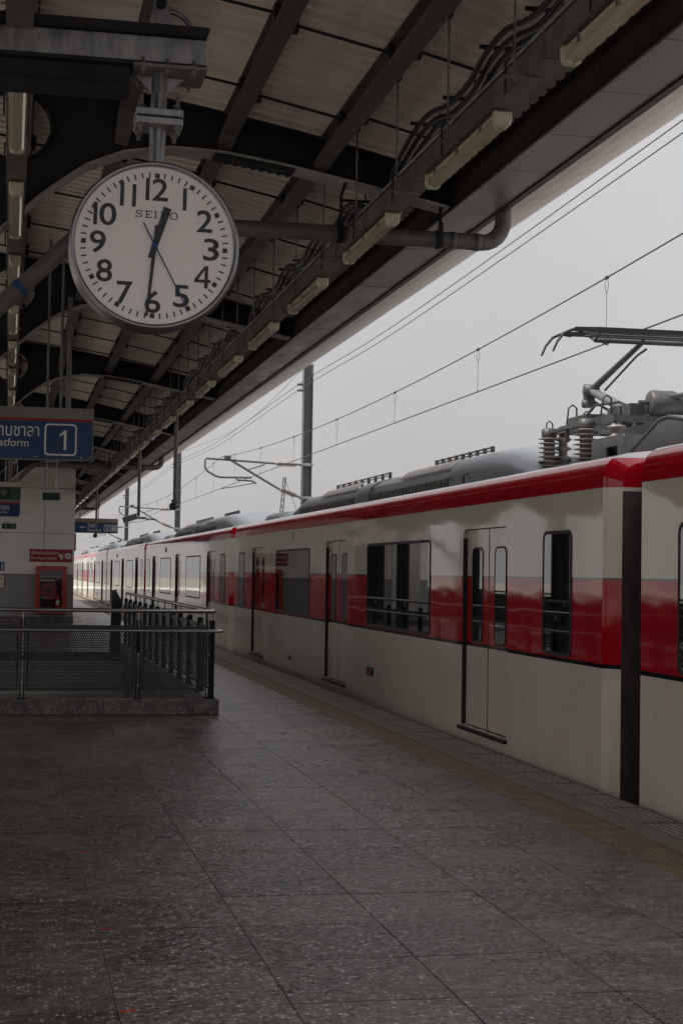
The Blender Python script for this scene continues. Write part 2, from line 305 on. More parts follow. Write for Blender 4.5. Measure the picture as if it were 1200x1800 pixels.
    def ring_prism(s, outer, inner, h0, h1, axis='Y', mi=0):
        P = {'Y': lambda a, b, h: (a, h, b), 'X': lambda a, b, h: (h, a, b), 'Z': lambda a, b, h: (a, b, h)}[axis]
        n = len(outer); vs = [P(*q, h) for h in (h0, h1) for l in (outer, inner) for q in l]; fs = []
        for i in range(n):
            j = (i + 1) % n
            fs += [(i, j, n + j, n + i), (2 * n + i, 3 * n + i, 3 * n + j, 2 * n + j), (i, 2 * n + i, 2 * n + j, j), (n + i, n + j, 3 * n + j, 3 * n + i)]
        return s.add(vs, fs, mi)
    def mesh(s, name, mats, fixn=True):
        me = bpy.data.meshes.new(name); me.from_pydata(s.v, [], s.f)
        for m in (mats if isinstance(mats, (list, tuple)) else [mats]): me.materials.append(m)
        me.polygons.foreach_set('material_index', s.m); me.polygons.foreach_set('use_smooth', s.sm)
        if fixn and len(s.f) < 60000:
            bm = bmesh.new(); bm.from_mesh(me); bmesh.ops.recalc_face_normals(bm, faces=bm.faces); bm.to_mesh(me); bm.free()
        me.update(); return me
    def build(s, name, mats, parent=None, loc=None, fixn=True):
        return link(name, s.mesh(name, mats, fixn), parent, loc)

def link(name, me, parent=None, loc=None):
    o = bpy.data.objects.new(name, me); COL.objects.link(o)
    if parent: o.parent = parent
    if loc: o.location = loc
    return o
def tag(o, label=None, cat=None, group=None, kind=None):
    if label: o['label'] = label
    if cat: o['category'] = cat
    if group: o['group'] = group
    if kind: o['kind'] = kind
    return o
def thing(name, label, cat, loc=(0, 0, 0), group=None, rot=(0, 0, 0)):
    o = bpy.data.objects.new(name, None); COL.objects.link(o); o.location = loc; o.rotation_euler = rot; o.empty_display_size = .1
    return tag(o, label, cat, group)
def copy_tree(o, parent=None, loc=None):
    c = o.copy(); COL.objects.link(c); c.parent = parent
    if loc is not None: c.location = loc
    for ch in o.children: copy_tree(ch, c)
    return c
def rrect(x0, x1, z0, z1, r, n=4):
    pts = []
    for cx, cz, a0 in ((x1 - r, z1 - r, 0), (x0 + r, z1 - r, 90), (x0 + r, z0 + r, 180), (x1 - r, z0 + r, 270)):
        for k in range(n + 1): a = math.radians(a0 + 90 * k / n); pts.append((cx + r * math.cos(a), cz + r * math.sin(a)))
    return pts
ORD = ['first', 'second', 'third', 'fourth', 'fifth', 'sixth', 'seventh', 'eighth', 'ninth', 'tenth', 'eleventh', 'twelfth', 'thirteenth', 'fourteenth', 'fifteenth', 'sixteenth', 'seventeenth', 'eighteenth', 'nineteenth', 'twentieth', 'twenty-first', 'twenty-second', 'twenty-third', 'twenty-fourth', 'twenty-fifth', 'twenty-sixth', 'twenty-seventh', 'twenty-eighth', 'twenty-ninth', 'thirtieth']

_tc = bpy.data.curves.new('lettering_source', 'FONT'); _to = bpy.data.objects.new('lettering_source', _tc); COL.objects.link(_to)
def text_mesh(body, width=None, height=None, bold=0., align='LEFT'):
    """Flat lettering as a mesh in the XZ plane facing -Y; origin at the left (or centre) of the baseline."""
    _tc.body = body; _tc.size = 1; _tc.offset = bold; _tc.extrude = 0; _tc.resolution_u = 4
    bpy.context.view_layer.update()
    me = bpy.data.meshes.new_from_object(_to.evaluated_get(bpy.context.evaluated_depsgraph_get()))
    xs = [v.co.x for v in me.vertices]; ys = [v.co.y for v in me.vertices]
    x0, x1, y0, y1 = min(xs), max(xs), min(ys), max(ys)
    sy = height / (y1 - y0) if height else None; sx = width / (x1 - x0) if width else sy
    if sy is None: sy = sx
    for v in me.vertices:
        x = (v.co.x - (x0 if align == 'LEFT' else (x0 + x1) / 2)) * sx; z = (v.co.y - (y0 if align != 'MID' else (y0 + y1) / 2)) * sy
        v.co = (x, 0, z)
    me.materials.clear(); return me
def lettering(name, body, m, parent, loc, **kw):
    me = text_mesh(body, **kw); me.materials.append(m); return link(name, me, parent, loc)

# ------------------------------------------------------------------ the setting: ground, viaduct, track, platform
tag(MB().box(-3000, 3000, -3000, 3000, -12.5, -12).build('ground', ground_m), kind='structure')
tag(MB().box(-26, 12.5, -60, 260, -2.2, -1.15).build('track_bed_bounce_deck', ballast_m), kind='structure')  # unseen left side widened as a pale surface bouncing light under the canopy
for x in (4.93, 6.37, -8.1, -6.7):
    tag(MB().box(x - .035, x + .035, -60, 260, -1.15, -1.0).box(x - .07, x + .07, -60, 260, -1.149, -1.13).build('track_rail', rail_steel), kind='structure')
PX0, PX1 = -5.9, 4.10                       # platform edges
TX = [.4 + .6 * k for k in range(-3, 6)]    # tile joints across, -1.4 .. 3.4
TX[-1] = 3.345
TY0, TYP, NTY = 6.25 - .626 * 4, .626, 21   # tile rows
TY1 = TY0 + TYP * NTY                       # 16.9
SX0, SX1, SY0, SY1 = -.9, 2.05, 17.15, 30.0   # stairwell opening
b = MB()
b.box(TX[0], TX[-1], TY0, TY1, -.9, -.010)                       # bed under the built tiles
floor_bed = b.build('platform_floor', joint_dark); tag(floor_bed, kind='structure')
b = MB()
b.box(PX0, TX[0], -40, 130, -.9, 0)
b.box(TX[0], TX[-1], -40, TY0, -.9, 0)
b.box(TX[0], SX0, TY1, 130, -.9, 0)
b.box(SX0, SX1, TY1, SY0, -.9, 0); b.box(SX0, SX1, SY1, 130, -.9, 0)
b.box(SX1, TX[-1], TY1, 130, -.9, 0)
far_floor = b.build('paving', granite_far, floor_bed)
G = .0019
for i in range(len(TX) - 1):
    w = TX[i + 1] - TX[i] - 2 * G
    tm = MB().box(-w / 2, w / 2, -TYP / 2 + .0045, TYP / 2 - .0045, -.010, 0, bev=.0016).mesh('tile', granite_tile)
    for j in range(NTY):
        o = link('tile', tm, floor_bed, ((TX[i] + TX[i + 1]) / 2, TY0 + TYP * (j + .5), random.uniform(-.0012, .0006)))
        o.rotation_euler = (random.uniform(-.0012, .0012), random.uniform(-.0012, .0012), 0)
# yellow tactile strip: 300 mm blocks with five by five domes
def tactile_block(n_sides=6):
    b = MB().box(-.1485, .1485, -.1485, .1485, -.012, .001, bev=.001)
    for i in range(5):
        for j in range(5):
            b.lathe((-.118 + .059 * i, -.118 + .059 * j, .001), [(.017, 0), (.013, .0045), (.006, .005)], 'Z', n_sides)
    return b
MB().box(3.345, 3.645, -40, 130, -.9, -.009).build('tactile_bed', joint_dark, floor_bed)
tbm = tactile_block().mesh('tactile_block', tactile_m)
y = 5.15
while y < 15.0:
    o = link('tactile_block', tbm, floor_bed, (3.495, y, random.uniform(-.001, .001))); y += .3
far = MB(); src = tactile_block(5)
while y < 60:
    far.add([(v[0] + 3.495, v[1] + y, v[2]) for v in src.v], src.f, 0, True); y += .3
tag(far.build('tactile_strip', tactile_m, floor_bed, fixn=False), kind='stuff')
MB().box(3.345, 3.645, 60, 130, -.009, .001).build('tactile_strip_end', tactile_m, floor_bed)
# concrete band and ribbed edge tiles
MB().box(3.648, 3.825, -40, 130, -.9, .002).build('edge_band', edge_concrete, floor_bed)
MB().box(3.827, 4.09, -40, 130, -.9, -.008).build('edge_bed', joint_dark, floor_bed)
MB().box(4.0905, PX1, -40, 130, -.9, .001).build('platform_nosing', edge_concrete, floor_bed)
def edge_tile():
    b = MB().box(.002, .260, -.310, .310, -.008, .0, 0, bev=.001)
    for k in range(5):
        b.box(.022 + .048 * k, .040 + .048 * k, -.27, .27, 0, .004, 1, bev=.0015)
    return b
etm = edge_tile().mesh('edge_tile', [edge_tile_m, rib_pale]); src = edge_tile(); far = MB()
for k in range(-4, 180):
    y = 9.43 + .315 + .628 * k
    if y < 5: continue
    if y < 19: link('edge_tile', etm, floor_bed, (3.828, y, random.uniform(-.0015, .0005)))
    elif y < 75:
        o = len(far.v); far.v += [(v[0] + 3.828, v[1] + y, v[2]) for v in src.v]
        far.f += [tuple(i + o for i in f) for f in src.f]; far.m += src.m; far.sm += src.sm
tag(far.build('edge_tile_row', [edge_tile_m, rib_pale], floor_bed, fixn=False), kind='stuff')
# stairwell: steps going down towards the camera, and its lining
b = MB()
for k in range(24):
    y1 = SY1 - .3 * k; z = -.165 * (k + 1)
    b.box(SX0 + .001, SX1 - .001, y1 - .3, y1, z - .3, z)
tag(b.build('stair_flight', concrete), kind='structure')
MB().box(SX0, SX1, SY0, SY1, -4.6, -4.4).build('stair_lower_floor', concrete, bpy.data.objects['stair_flight'])
MB().box(SX1, SX1 + .05, SY0, SY1, -4.4, -.901).box(SX0 - .05, SX0, SY0, SY1, -4.4, -.901).box(SX0, SX1, SY0 - .05, SY0, -4.4, -.901).build('stair_lining', concrete, bpy.data.objects['stair_flight'])
# red tape ticks beside a joint
for yy, w, lab in ((10.63, .035, 'farthest red tape tick on the floor joint, just a thin dash'), (8.775, .045, 'second farthest short red tape tick beside the floor joint'),
                   (6.895, .05, 'second nearest short red tape tick beside the floor joint'), (5.61, .055, 'nearest red tape tick on the floor at the bottom left')):
    tag(MB().box(.405, .405 + w, yy - .007, yy + .007, .001, .0022).build('floor_tape_mark', tape_red), lab, 'tape mark', 'red tape ticks along a floor joint')

# ------------------------------------------------------------------ granite kerb and railing round the stairwell
kerb = thing('stair_kerb', 'speckled dark granite kerb under the black stair railing', 'kerb', (SX1, SY0, 0))
def kpart(x0, x1, y0, y1): MB().box(x0 - SX1, x1 - SX1, y0 - SY0, y1 - SY0, .001, .16, bev=.006).build('kerb_stone', granite_kerb, kerb)
kx = 2.2
for x0 in (1.0, -.2, -1.05):
    kpart(x0 + .0015, kx - .0015, 17.0, SY0); kx = x0
yy = SY0
while yy < SY1 - .1:
    y2 = min(yy + 1.25, SY1); kpart(SX1, 2.2, yy + .0015, y2 - .0015); kpart(-1.05, SX0, yy + .0015, y2 - .0015); yy = y2

def perforated(wd, ht, pitch=.0235, hole=.0135):
    """A sheet with staggered square holes turned into small openings, as real faces."""
    nx = max(1, round(wd / pitch)); nz = max(1, round(ht / pitch)); px, pz = wd / nx, ht / nz; vs = []; fs = []
    a = hole / 2
    for j in range(nz):
        offs = 0 if j % 2 == 0 else .5
        for i in range(nx + (1 if offs else 0)):
            x0 = (i - offs) * px; x1 = x0 + px; z0, z1 = j * pz, (j + 1) * pz
            if x0 < 0 or x1 > wd + 1e-6:
                x0, x1 = max(0, x0), min(wd, x1); k = len(vs); vs += [(x0, 0, z0), (x1, 0, z0), (x1, 0, z1), (x0, 0, z1)]; fs.append((k, k + 1, k + 2, k + 3)); continue
            cx, cz = (x0 + x1) / 2, (z0 + z1) / 2; k = len(vs)
            vs += [(x0, 0, z0), (x1, 0, z0), (x1, 0, z1), (x0, 0, z1), (cx - a, 0, cz - a), (cx + a, 0, cz - a), (cx + a, 0, cz + a), (cx - a, 0, cz + a)]
            fs += [(k, k + 1, k + 5, k + 4), (k + 1, k + 2, k + 6, k + 5), (k + 2, k + 3, k + 7, k + 6), (k + 3, k, k + 4, k + 7)]
    me = bpy.data.meshes.new('panel'); me.from_pydata(vs, [], fs); me.materials.append(panel_blue); return me
_pc = {}
def rail_panel(root, x0, x1, yy, along='X'):
    wd = round(x1 - x0, 3); z0, z1 = .25, .925
    if wd not in _pc:
        f = MB(); t = .022
        f.box(0, wd, -.012, .012, 0, t).box(0, wd, -.014, .014, .675 - .045, .675).box(0, t, -.012, .012, t, .63).box(wd - t, wd, -.012, .012, t, .63)
        _pc[wd] = (perforated(wd - .04, .61), f.mesh('panel_frame', panel_blue))
    p = link('panel', _pc[wd][0], root); fr = link('panel_frame', _pc[wd][1], p)
    fr.location = (-.02, 0, -.02)
    if along == 'X': p.location = (x0 + .02, yy, z0 + .02)
    else: p.location = (yy, x0 + .02, z0 + .02); p.rotation_euler = (0, 0, PI / 2)
def rail_post(root, x, y, along='X', tall=1.06):
    b = MB()
    for s in (-1, 1):
        if along == 'X': b.box(x + s * .020 - .006, x + s * .020 + .006, y - .03, y + .03, .161, .985, 0)
        else: b.box(x - .03, x + .03, y + s * .020 - .006, y + s * .020 + .006, .161, .985, 0)
    b.box(x - .045, x + .045, y - .045, y + .045, .160, .172, 0)
    o = b.build('post', rail_black, root)
    MB().tube([(x, y, .90), (x, y, tall)], .011, 8).build('rail_stub', stainless, o)
    c = MB()
    for z in (.30, .62, .93):
        if along == 'X': c.lathe((x, y - .031, z), [(.011, 0), (.010, .004), (.0, .005)], 'Y', 8)
        else: c.lathe((x + .031, y, z), [(.011, 0), (.010, .004), (.0, .005)], 'X', 8)
    c.build('bolt', stainless, o)
rl = thing('stair_railing', 'black steel railing with perforated panels and stainless rails around the stairwell', 'railing', (0, 0, 0))
RY, RX = 17.075, 2.125
posts = [-.98, .165, 1.352, 2.085]
for x in posts: rail_post(rl, x, RY)
for a, c in zip(posts[:-1], posts[1:]): rail_panel(rl, a + .035, c - .035, RY)
side = [RY + .06 + (29.9 - RY - .06) * k / 12 for k in range(13)]
for k, yv in enumerate(side):
    rail_post(rl, RX, yv, 'Y')
    if k: rail_panel(rl, side[k - 1] + .035, yv - .035, RX, 'Y')
for k, yv in enumerate(side):
    rail_post(rl, -.975, yv + .02, 'Y')
    if k: rail_panel(rl, side[k - 1] + .055, yv - .015, -.975, 'Y')
def arc(c, r, a0, a1, n, z): return [(c[0] + r * math.cos(math.radians(a0 + (a1 - a0) * k / n)), c[1] + r * math.sin(math.radians(a0 + (a1 - a0) * k / n)), z) for k in range(n + 1)]
MB().tube([(-.975, 29.9, 1.08), (-.975, RY + .02, 1.08), (-.955, RY, 1.08), (RX, RY, 1.08), (RX + .012, RY + .012, 1.08), (RX + .012, 29.95, 1.08)], .024, 10).build('top_rail', stainless, rl)
hz, hy = .875, 16.96
MB().tube([(-1.0, hy, hz), (2.15, hy, hz)] + arc((2.15, hy + .07), .07, -90, 0, 5, hz) + [(2.22, 17.6, hz), (2.22, 29.9, hz)], .019, 10).build('handrail', stainless, rl)
c = MB()
for x in posts: c.tube([(x, RY - .03, .84), (x, hy, .845), (x, hy, hz - .01)], .008, 6)
for yv in side[1:]: c.tube([(RX + .03, yv, .84), (2.22, yv, .845), (2.22, yv, hz - .01)], .008, 6)
c.build('handrail_bracket', stainless, rl)
# tall dark end panel at the far top of the stairs
ep = thing('stair_end_panel', 'slanted dark glass end panel at the far head of the stairs', 'panel', (2.0, 30.2, 0))
MB().prism([(-.13, .001), (.06, .001), (.06, .95), (-.04, 1.12), (-.11, 1.12)], -.03, .03, 'Y').build('glass_leaf', mat('smoked_panel', (.03, .032, .036), .12), ep)
MB().tube([(-.14, 0, .001), (-.12, 0, 1.12), (-.03, 0, 1.13)], .018, 8).build('edge_tube', stainless, ep)

# ------------------------------------------------------------------ station room with panelled wall
WY = 46.0
room = thing('station_room', 'station room with white upper panels and grey lower panels at the platform end', 'building', (0, WY, 0))
MB().box(-3.6, 1.78, .021, 9, -.01, 4.9).build('wall_core', joint_dark, room)
vx = [-3.6, -2.35, -1.3, -.25, .965, 1.79]; hzs = [.16, 1.345, 2.50, 3.76, 4.9]
for i in range(len(vx) - 1):
    for j in range(len(hzs) - 1):
        MB().box(vx[i] + .006, vx[i + 1] - .006, 0, .021, hzs[j] + .006, hzs[j + 1] - .006, bev=.003).build('wall_panel', wall_grey if j == 0 else wall_white, room)
for k in range(6):
    for j in range(len(hzs) - 1):
        MB().box(1.781, 1.80, .022 + 1.5 * k + .006, .022 + 1.5 * (k + 1) - .006, hzs[j] + .006, hzs[j + 1] - .006, bev=.003).build('wall_panel', wall_grey if j == 0 else wall_white, room)
MB().box(-3.62, 1.81, -.012, .02, .001, .157, bev=.003).build('skirting', granite_kerb, room)
d = MB().box(-2.28, -1.42, -.02, -.002, .16, 2.35, bev=.004).build('door', rail_black, room); MB().box(-1.52, -1.49, -.06, -.021, 1.0, 1.15).build('door_handle', stainless, d)
MB().box(-3.35, -2.5, -.02, -.002, .16, 2.45, bev=.004).build('lift_door', stainless, room)

# fire hose cabinet on the wall
fc = thing('fire_hose_cabinet', 'red framed fire hose cabinet with a glass door on the wall', 'cabinet', (.745, WY - .001, .27))
w, h = .85, 1.32
MB().ring_prism(rrect(0, w, 0, h, .012, 1), rrect(.105, w - .105, .125, h - .105, .012, 1), -.20, 0).build('frame', cab_red, fc)
MB().box(.06, w - .06, -.03, -.004, .08, h - .06).build('back_panel', inner_dark, fc)
d = MB().ring_prism(rrect(.085, w - .085, .105, h - .085, .01, 1), rrect(.12, w - .12, .14, h - .12, .02, 1), -.222, -.201).build('door', cab_red, fc)
MB().box(.118, w - .118, -.208, -.204, .138, h - .118).build('pane', clear_glass, d)
MB().box(w - .115, w - .095, -.24, -.2225, .55, .63, bev=.003).build('door_handle', stainless, d)
b = MB()
for k in range(5): b.lathe((.38, -.10, .62), [(.09 + .03 * k, -.035), (.105 + .03 * k, -.05), (.12 + .03 * k, -.035)], 'Y', 20)
b.build('hose_reel', mat('hose_red', (.30, .02, .02), .5), fc)
e = MB().lathe((.62, -.11, .15), [(.0, 0), (.065, 0), (.07, .02), (.07, .30), (.05, .36), (.022, .38), (.022, .42), (0, .42)], 'Z', 14).build('extinguisher', extinguisher_red, fc)
MB().box(.575, .665, -.1835, -.18, .24, .36).build('extinguisher_label', white_print, e); MB().tube([(.62, -.11, .42), (.62, -.15, .47), (.60, -.19, .45)], .012, 6).build('valve', black_rubber, e)
MB().box(.135, .165, -.12, -.08, .14, .42).build('blue_bottle', mat('blue_plastic', (.05, .18, .32), .4), fc)
# sign above it
fs = thing('fire_hose_sign', 'red sign reading Fire Hose Cabinet in Thai and English above the cabinet', 'sign', (.575, WY - .001, 1.70))
MB().box(0, 1.17, -.018, 0, 0, .355, bev=.004).build('board', sign_red, fs)
lettering('lettering', 'ตู้เก็บอุปกรณ์ดับเพลิง', white_print, fs, (.04, -.0195, .185), width=.76, height=.125)
lettering('lettering', 'Fire Hose Cabinet', white_print, fs, (.04, -.0195, .07), width=.70, height=.075)
b = MB().box(.85, .90, -.021, -.019, .08, .23).box(.82, .90, -.021, -.019, .20, .225).box(.80, .835, -.021, -.019, .15, .225).box(.935, .942, -.021, -.019, .08, .27)
b.lathe((1.055, -.019, .17), [(.085, 0), (.085, .002), (.045, .002), (.045, 0)], 'Y', 20).lathe((1.055, -.019, .17), [(.025, 0), (.025, .002), (0, .002)], 'Y', 12).box(1.055, 1.14, -.021, -.0192, .085, .105)
b.build('pictogram', white_print, fs)
# small things on the wall at the picture edge
ts = thing('toilet_sign', 'small blue toilet pictogram sign on the wall at the left edge', 'sign', (-.30, WY - .001, 1.44))
MB().box(0, .19, -.015, 0, 0, .24, bev=.003).build('board', sign_blue, ts)
b = MB()
for x in (.05, .135): b.lathe((x, -.0155, .19), [(.018, 0), (.018, .002), (0, .002)], 'Y', 10).box(x - .02, x + .02, -.0175, -.0155, .09, .165).box(x - .016, x - .003, -.0175, -.0155, .03, .09).box(x + .003, x + .016, -.0175, -.0155, .03, .09)
b.build('pictogram', white_print, ts)
ib = thing('call_box', 'small cream call box on the grey wall at the left edge', 'call box', (-.33, WY - .001, .97))
MB().box(0, .22, -.04, 0, 0, .33, bev=.006).build('case', cream_case, ib)
b = MB()
for k in range(4): b.box(.05, .17, -.042, -.0405, .21 + .02 * k, .218 + .02 * k)
b.box(.14, .17, -.046, -.0405, .08, .10).build('grille', black_print, ib)
rs = thing('projecting_red_sign', 'narrow red sign projecting edge-on from the corner of the white wall', 'sign', (1.80, WY + .3, 2.02))
MB().box(.001, .055, 0, .04, 0, .50, bev=.004).build('board', sign_red, rs); MB().box(.002, .03, .04, .06, .2, .3).build('bracket', galv_dull, rs)

# ------------------------------------------------------------------ canopy over the platform
CXM = -1.8                                         # the column line
def roof_z(x):
    x = x if x >= CXM else 2 * CXM - x
    return 4.676 - .1 * x - .0275 * x * x
BAY, R1 = 6.26, 10.5
RK = [R1 + BAY * k for k in range(-1, 12)]         # rafters
CY0, CY1 = RK[0] - 1.0, RK[-1] + 1.5
LX = -4.7                                          # left edge of the roof
FX = 2.85                                          # inner fascia
canopy = thing('platform_canopy', 'long steel platform canopy with corrugated roof, dark arched rafters and purlins', 'canopy', (CXM, R1, 0))
CO = Vector((-CXM, -R1, 0))
def cpart(b, name, m, parent=None, fixn=True):
    o = b.build(name, m, parent or canopy, fixn=fixn)
    if not parent: o.location = CO
    return o
# corrugated sheet, ribs running across the platform
prof = [(0, 0), (.050, 0), (.062, .042), (.108, .042), (.120, 0)]; pitch = .150
ys = []; k = 0
while CY0 + k * pitch < CY1:
    for dy, dz in prof[:-1]: ys.append((CY0 + k * pitch + dy, dz))
    ys.append((CY0 + k * pitch + .120, 0)); k += 1
xs = [LX + (FX - LX) * i / 24 for i in range(25)]
vs = [(x, y, roof_z(x) + .004 + dz) for (y, dz) in ys for x in xs]; nx = len(xs)
fs = [(j * nx + i, j * nx + i + 1, (j + 1) * nx + i + 1, (j + 1) * nx + i) for j in range(len(ys) - 1) for i in range(nx - 1)]
b = MB(); b.add(vs, fs); vs2 = [(x, y, roof_z(x) + .085) for y in (CY0, CY1) for x in xs]
b.add(vs2, [(i, i + 1, nx + i + 1, nx + i) for i in range(nx - 1)])
sheet = cpart(b, 'roof_sheet', roof_sheet_m, fixn=False)
# rafters
BOT = [(-1.8, 2.62), (-1.6, 2.64), (-1.3, 2.74), (-1.0, 2.90), (-.7, 3.12), (-.4, 3.38), (-.24, 3.53), (-.12, 3.64), (0, 3.75), (.12, 3.865), (.25, 3.97), (.43, 4.10), (.66, 4.20), (.97, 4.25), (1.31, 4.24), (1.73, 4.18), (2.11, 4.11), (2.5, 4.035), (2.83, 3.97)]
def bot(x):
    for (a, za), (c, zc) in zip(BOT[:-1], BOT[1:]):
        if a <= x <= c: return za + (zc - za) * (x - a) / (c - a)
    return BOT[-1][1] if x > 0 else BOT[0][1]
HC, HR = (-.02, 4.335), .235
stations = sorted(set([p[0] for p in BOT] + [HC[0] + HR * math.cos(PI * k / 12) for k in range(13)] + [1.0, 1.5, 1.9, 2.3]))
def rafter_mesh():
    w = MB(); T = .012
    for sgn in (1, -1):
        X = lambda x: x if sgn == 1 else 2 * CXM - x
        for a, c in zip(stations[:-1], stations[1:]):
            if sgn == -1 and c > 1.0: break
            inh = a >= HC[0] - HR - 1e-6 and c <= HC[0] + HR + 1e-6
            def quad(z0a, z1a, z0c, z1c):
                P = [(X(a), z0a), (X(c), z0c), (X(c), z1c), (X(a), z1a)]
                w.add([(x, -T, z) for x, z in P] + [(x, T, z) for x, z in P], [(0, 1, 2, 3), (7, 6, 5, 4)])
            ta, tc = roof_z(a) - .02, roof_z(c) - .02
            if inh:
                ha = math.sqrt(max(0, HR ** 2 - (a - HC[0]) ** 2)); hc = math.sqrt(max(0, HR ** 2 - (c - HC[0]) ** 2))
                quad(bot(a), HC[1] - ha, bot(c), HC[1] - hc); quad(HC[1] + ha, ta, HC[1] + hc, tc)
            else: quad(bot(a), ta, bot(c), tc)
        rim = [(X(HC[0] + HR * math.cos(2 * PI * k / 28)), HC[1] + HR * math.sin(2 * PI * k / 28)) for k in range(28)]
        rin = [(X(HC[0] + (HR - .014) * math.cos(2 * PI * k / 28)), HC[1] + (HR - .014) * math.sin(2 * PI * k / 28)) for k in range(28)]
        w.ring_prism(rim, rin, -.05, .05)
    return w
def strip(pts, hw, t):
    """a flange: band following (x,z) points, width 2*hw along Y, thickness t downwards"""
    w = MB(); n = len(pts); vs = []
    for (x, z) in pts:
        for y in (-hw, hw):
            for dz in (0, -t): vs.append((x, y, z + dz))
    fs = []
    for i in range(n - 1):
        a, c = 4 * i, 4 * (i + 1)
        fs += [(a, a + 2, c + 2, c), (a + 1, c + 1, c + 3, a + 3), (a, c, c + 1, a + 1), (a + 2, a + 3, c + 3, c + 2)]
    fs += [(0, 1, 3, 2), (4 * n - 4, 4 * n - 2, 4 * n - 1, 4 * n - 3)]
    return w.add(vs, fs)
fine = [(-1.8 + 4.63 * k / 60) for k in range(61)]
bf = MB(); tf = MB()
for sgn in (1, -1):
    X = lambda x: x if sgn == 1 else 2 * CXM - x
    fx = fine if sgn == 1 else [x for x in fine if x < 1.0]
    q = strip([(X(x), bot(x)) for x in fx], .10, .016); bf.add(q.v, q.f)
    q = strip([(X(x), roof_z(x) - .006) for x in fx], .09, .014); tf.add(q.v, q.f)
web_me = rafter_mesh().mesh('rafter', dark_steel, fixn=False); bf_me = bf.mesh('bottom_flange', flange_grey); tf_me = tf.mesh('top_flange', dark_steel)
# bolted splice: cover plates and bolts, near x = 1.55
sp = MB(); SXC = 1.52
for y in (-.0125, .0125):
    s = 1 if y > 0 else -1
    sp.box(SXC - .13, SXC + .13, min(y, y + s * .012), max(y, y + s * .012), 4.255, 4.385)
    for i in range(2):
        for j in range(3): sp.lathe((SXC + .045 + .055 * (i), y + s * .012, 4.275 + .045 * j), [(.014, 0), (.014, -s * .012), (0, -s * .013)], 'Y', 6)
n = Vector((1, 0, -.14)).normalized()
sp.obox((SXC, 0, bot(SXC) - .024), n, (0, 1, 0), (n.z * -1, 0, n.x), .27, .095, .006)
for i in range(9):
    for yv in (-.06, .06):
        x = SXC - .23 + .058 * i; sp.lathe((x, yv, bot(x) - .031), [(.013, 0), (.013, -.014), (0, -.015)], 'Z', 6)
for i in range(8):
    x = SXC - .2 + .06 * i; sp.lathe((x, -.065, roof_z(x) - .02), [(.013, 0), (.013, -.018), (0, -.019)], 'Z', 6)
sp_me = sp.mesh('splice_plate', dark_steel)
def col_mesh():
    c = MB(); c.box(-.14, .14, -.14, -.125, 0, 2.70).box(-.14, .14, .125, .14, 0, 2.70).box(-.008, .008, -.125, .125, 0, 2.70).box(-.22, .22, -.22, .22, .001, .03)
    return c
col_me = col_mesh().mesh('column', dark_steel)
for y in RK:
    r = link('rafter', web_me, canopy, (-CXM, y - R1, 0))
    link('bottom_flange', bf_me, r); link('top_flange', tf_me, r); link('splice_plate', sp_me, r)
    if not (WY - .2 < y < WY + 9.2): link('column', col_me, canopy, (0, y - R1, 0))
# purlins: I sections between the rafters
PUR = [.70, 1.36, 2.0, 2.62]; PUR = [-.6 - .65, -.6, .05] + PUR
PUR = PUR + [2 * CXM - x for x in PUR if 2 * CXM - x > LX]
def purlin(x):
    b = MB(); z = roof_z(x) - .002; L = BAY - .03; hw, dp = .055, .165
    sl = (roof_z(x + .05) - roof_z(x - .05)) / .1
    b.box(-hw, hw, -L / 2, L / 2, -.012, 0).box(-hw, hw, -L / 2, L / 2, -dp, -dp + .012).box(-.005, .005, -L / 2, L / 2, -dp + .012, -.012)
    for s in (-1, 1):      # haunch bracket down to the rafter's flange
        y = s * (L / 2 - .001)
        hh = max(.05, z - dp - bot(x if x > CXM else 2 * CXM - x))
        b.add([(-hw, y, -dp), (hw, y, -dp), (-hw, y - s * .16, -dp), (hw, y - s * .16, -dp), (-hw * .8, y, -dp - hh * .8), (hw * .8, y, -dp - hh * .8)], [(2, 3, 5, 4), (0, 2, 4), (1, 5, 3)])
    return b.mesh('purlin', brown_steel), z, sl
for x in PUR:
    me, z, sl = purlin(x)
    for k, y in enumerate(RK[:-1]):
        o = link('purlin', me, canopy, (x - CXM, y + BAY / 2 - R1, z)); o.rotation_euler = (0, -math.atan(sl), 0)
# tie rods across, with end clips on the purlins
def tie(x0, x1, off):
    z0, z1 = roof_z(x0) - .085, roof_z(x1) - .085
    b = MB().tube([(x0 + .02, off, z0), (x1 - .02, off, z1)], .009, 6)
    for x, z, s in ((x0, z0, 1), (x1, z1, -1)): b.box(x + s * .057 - .018, x + s * .057 + .018, off - .03, off + .03, z - .05, z + .05)
    return b.mesh('tie_rod', black_rubber)
vis = sorted(x for x in PUR if x > -.7)
for i in range(len(vis) - 1):
    for off in (1.25, 2.65, 4.0, 5.3):
        me = tie(vis[i], vis[i + 1], off + (.12 if i % 2 else 0))
        for k, y in enumerate(RK[0:9]): link('tie_rod', me, canopy, (-CXM, y - R1, 0))
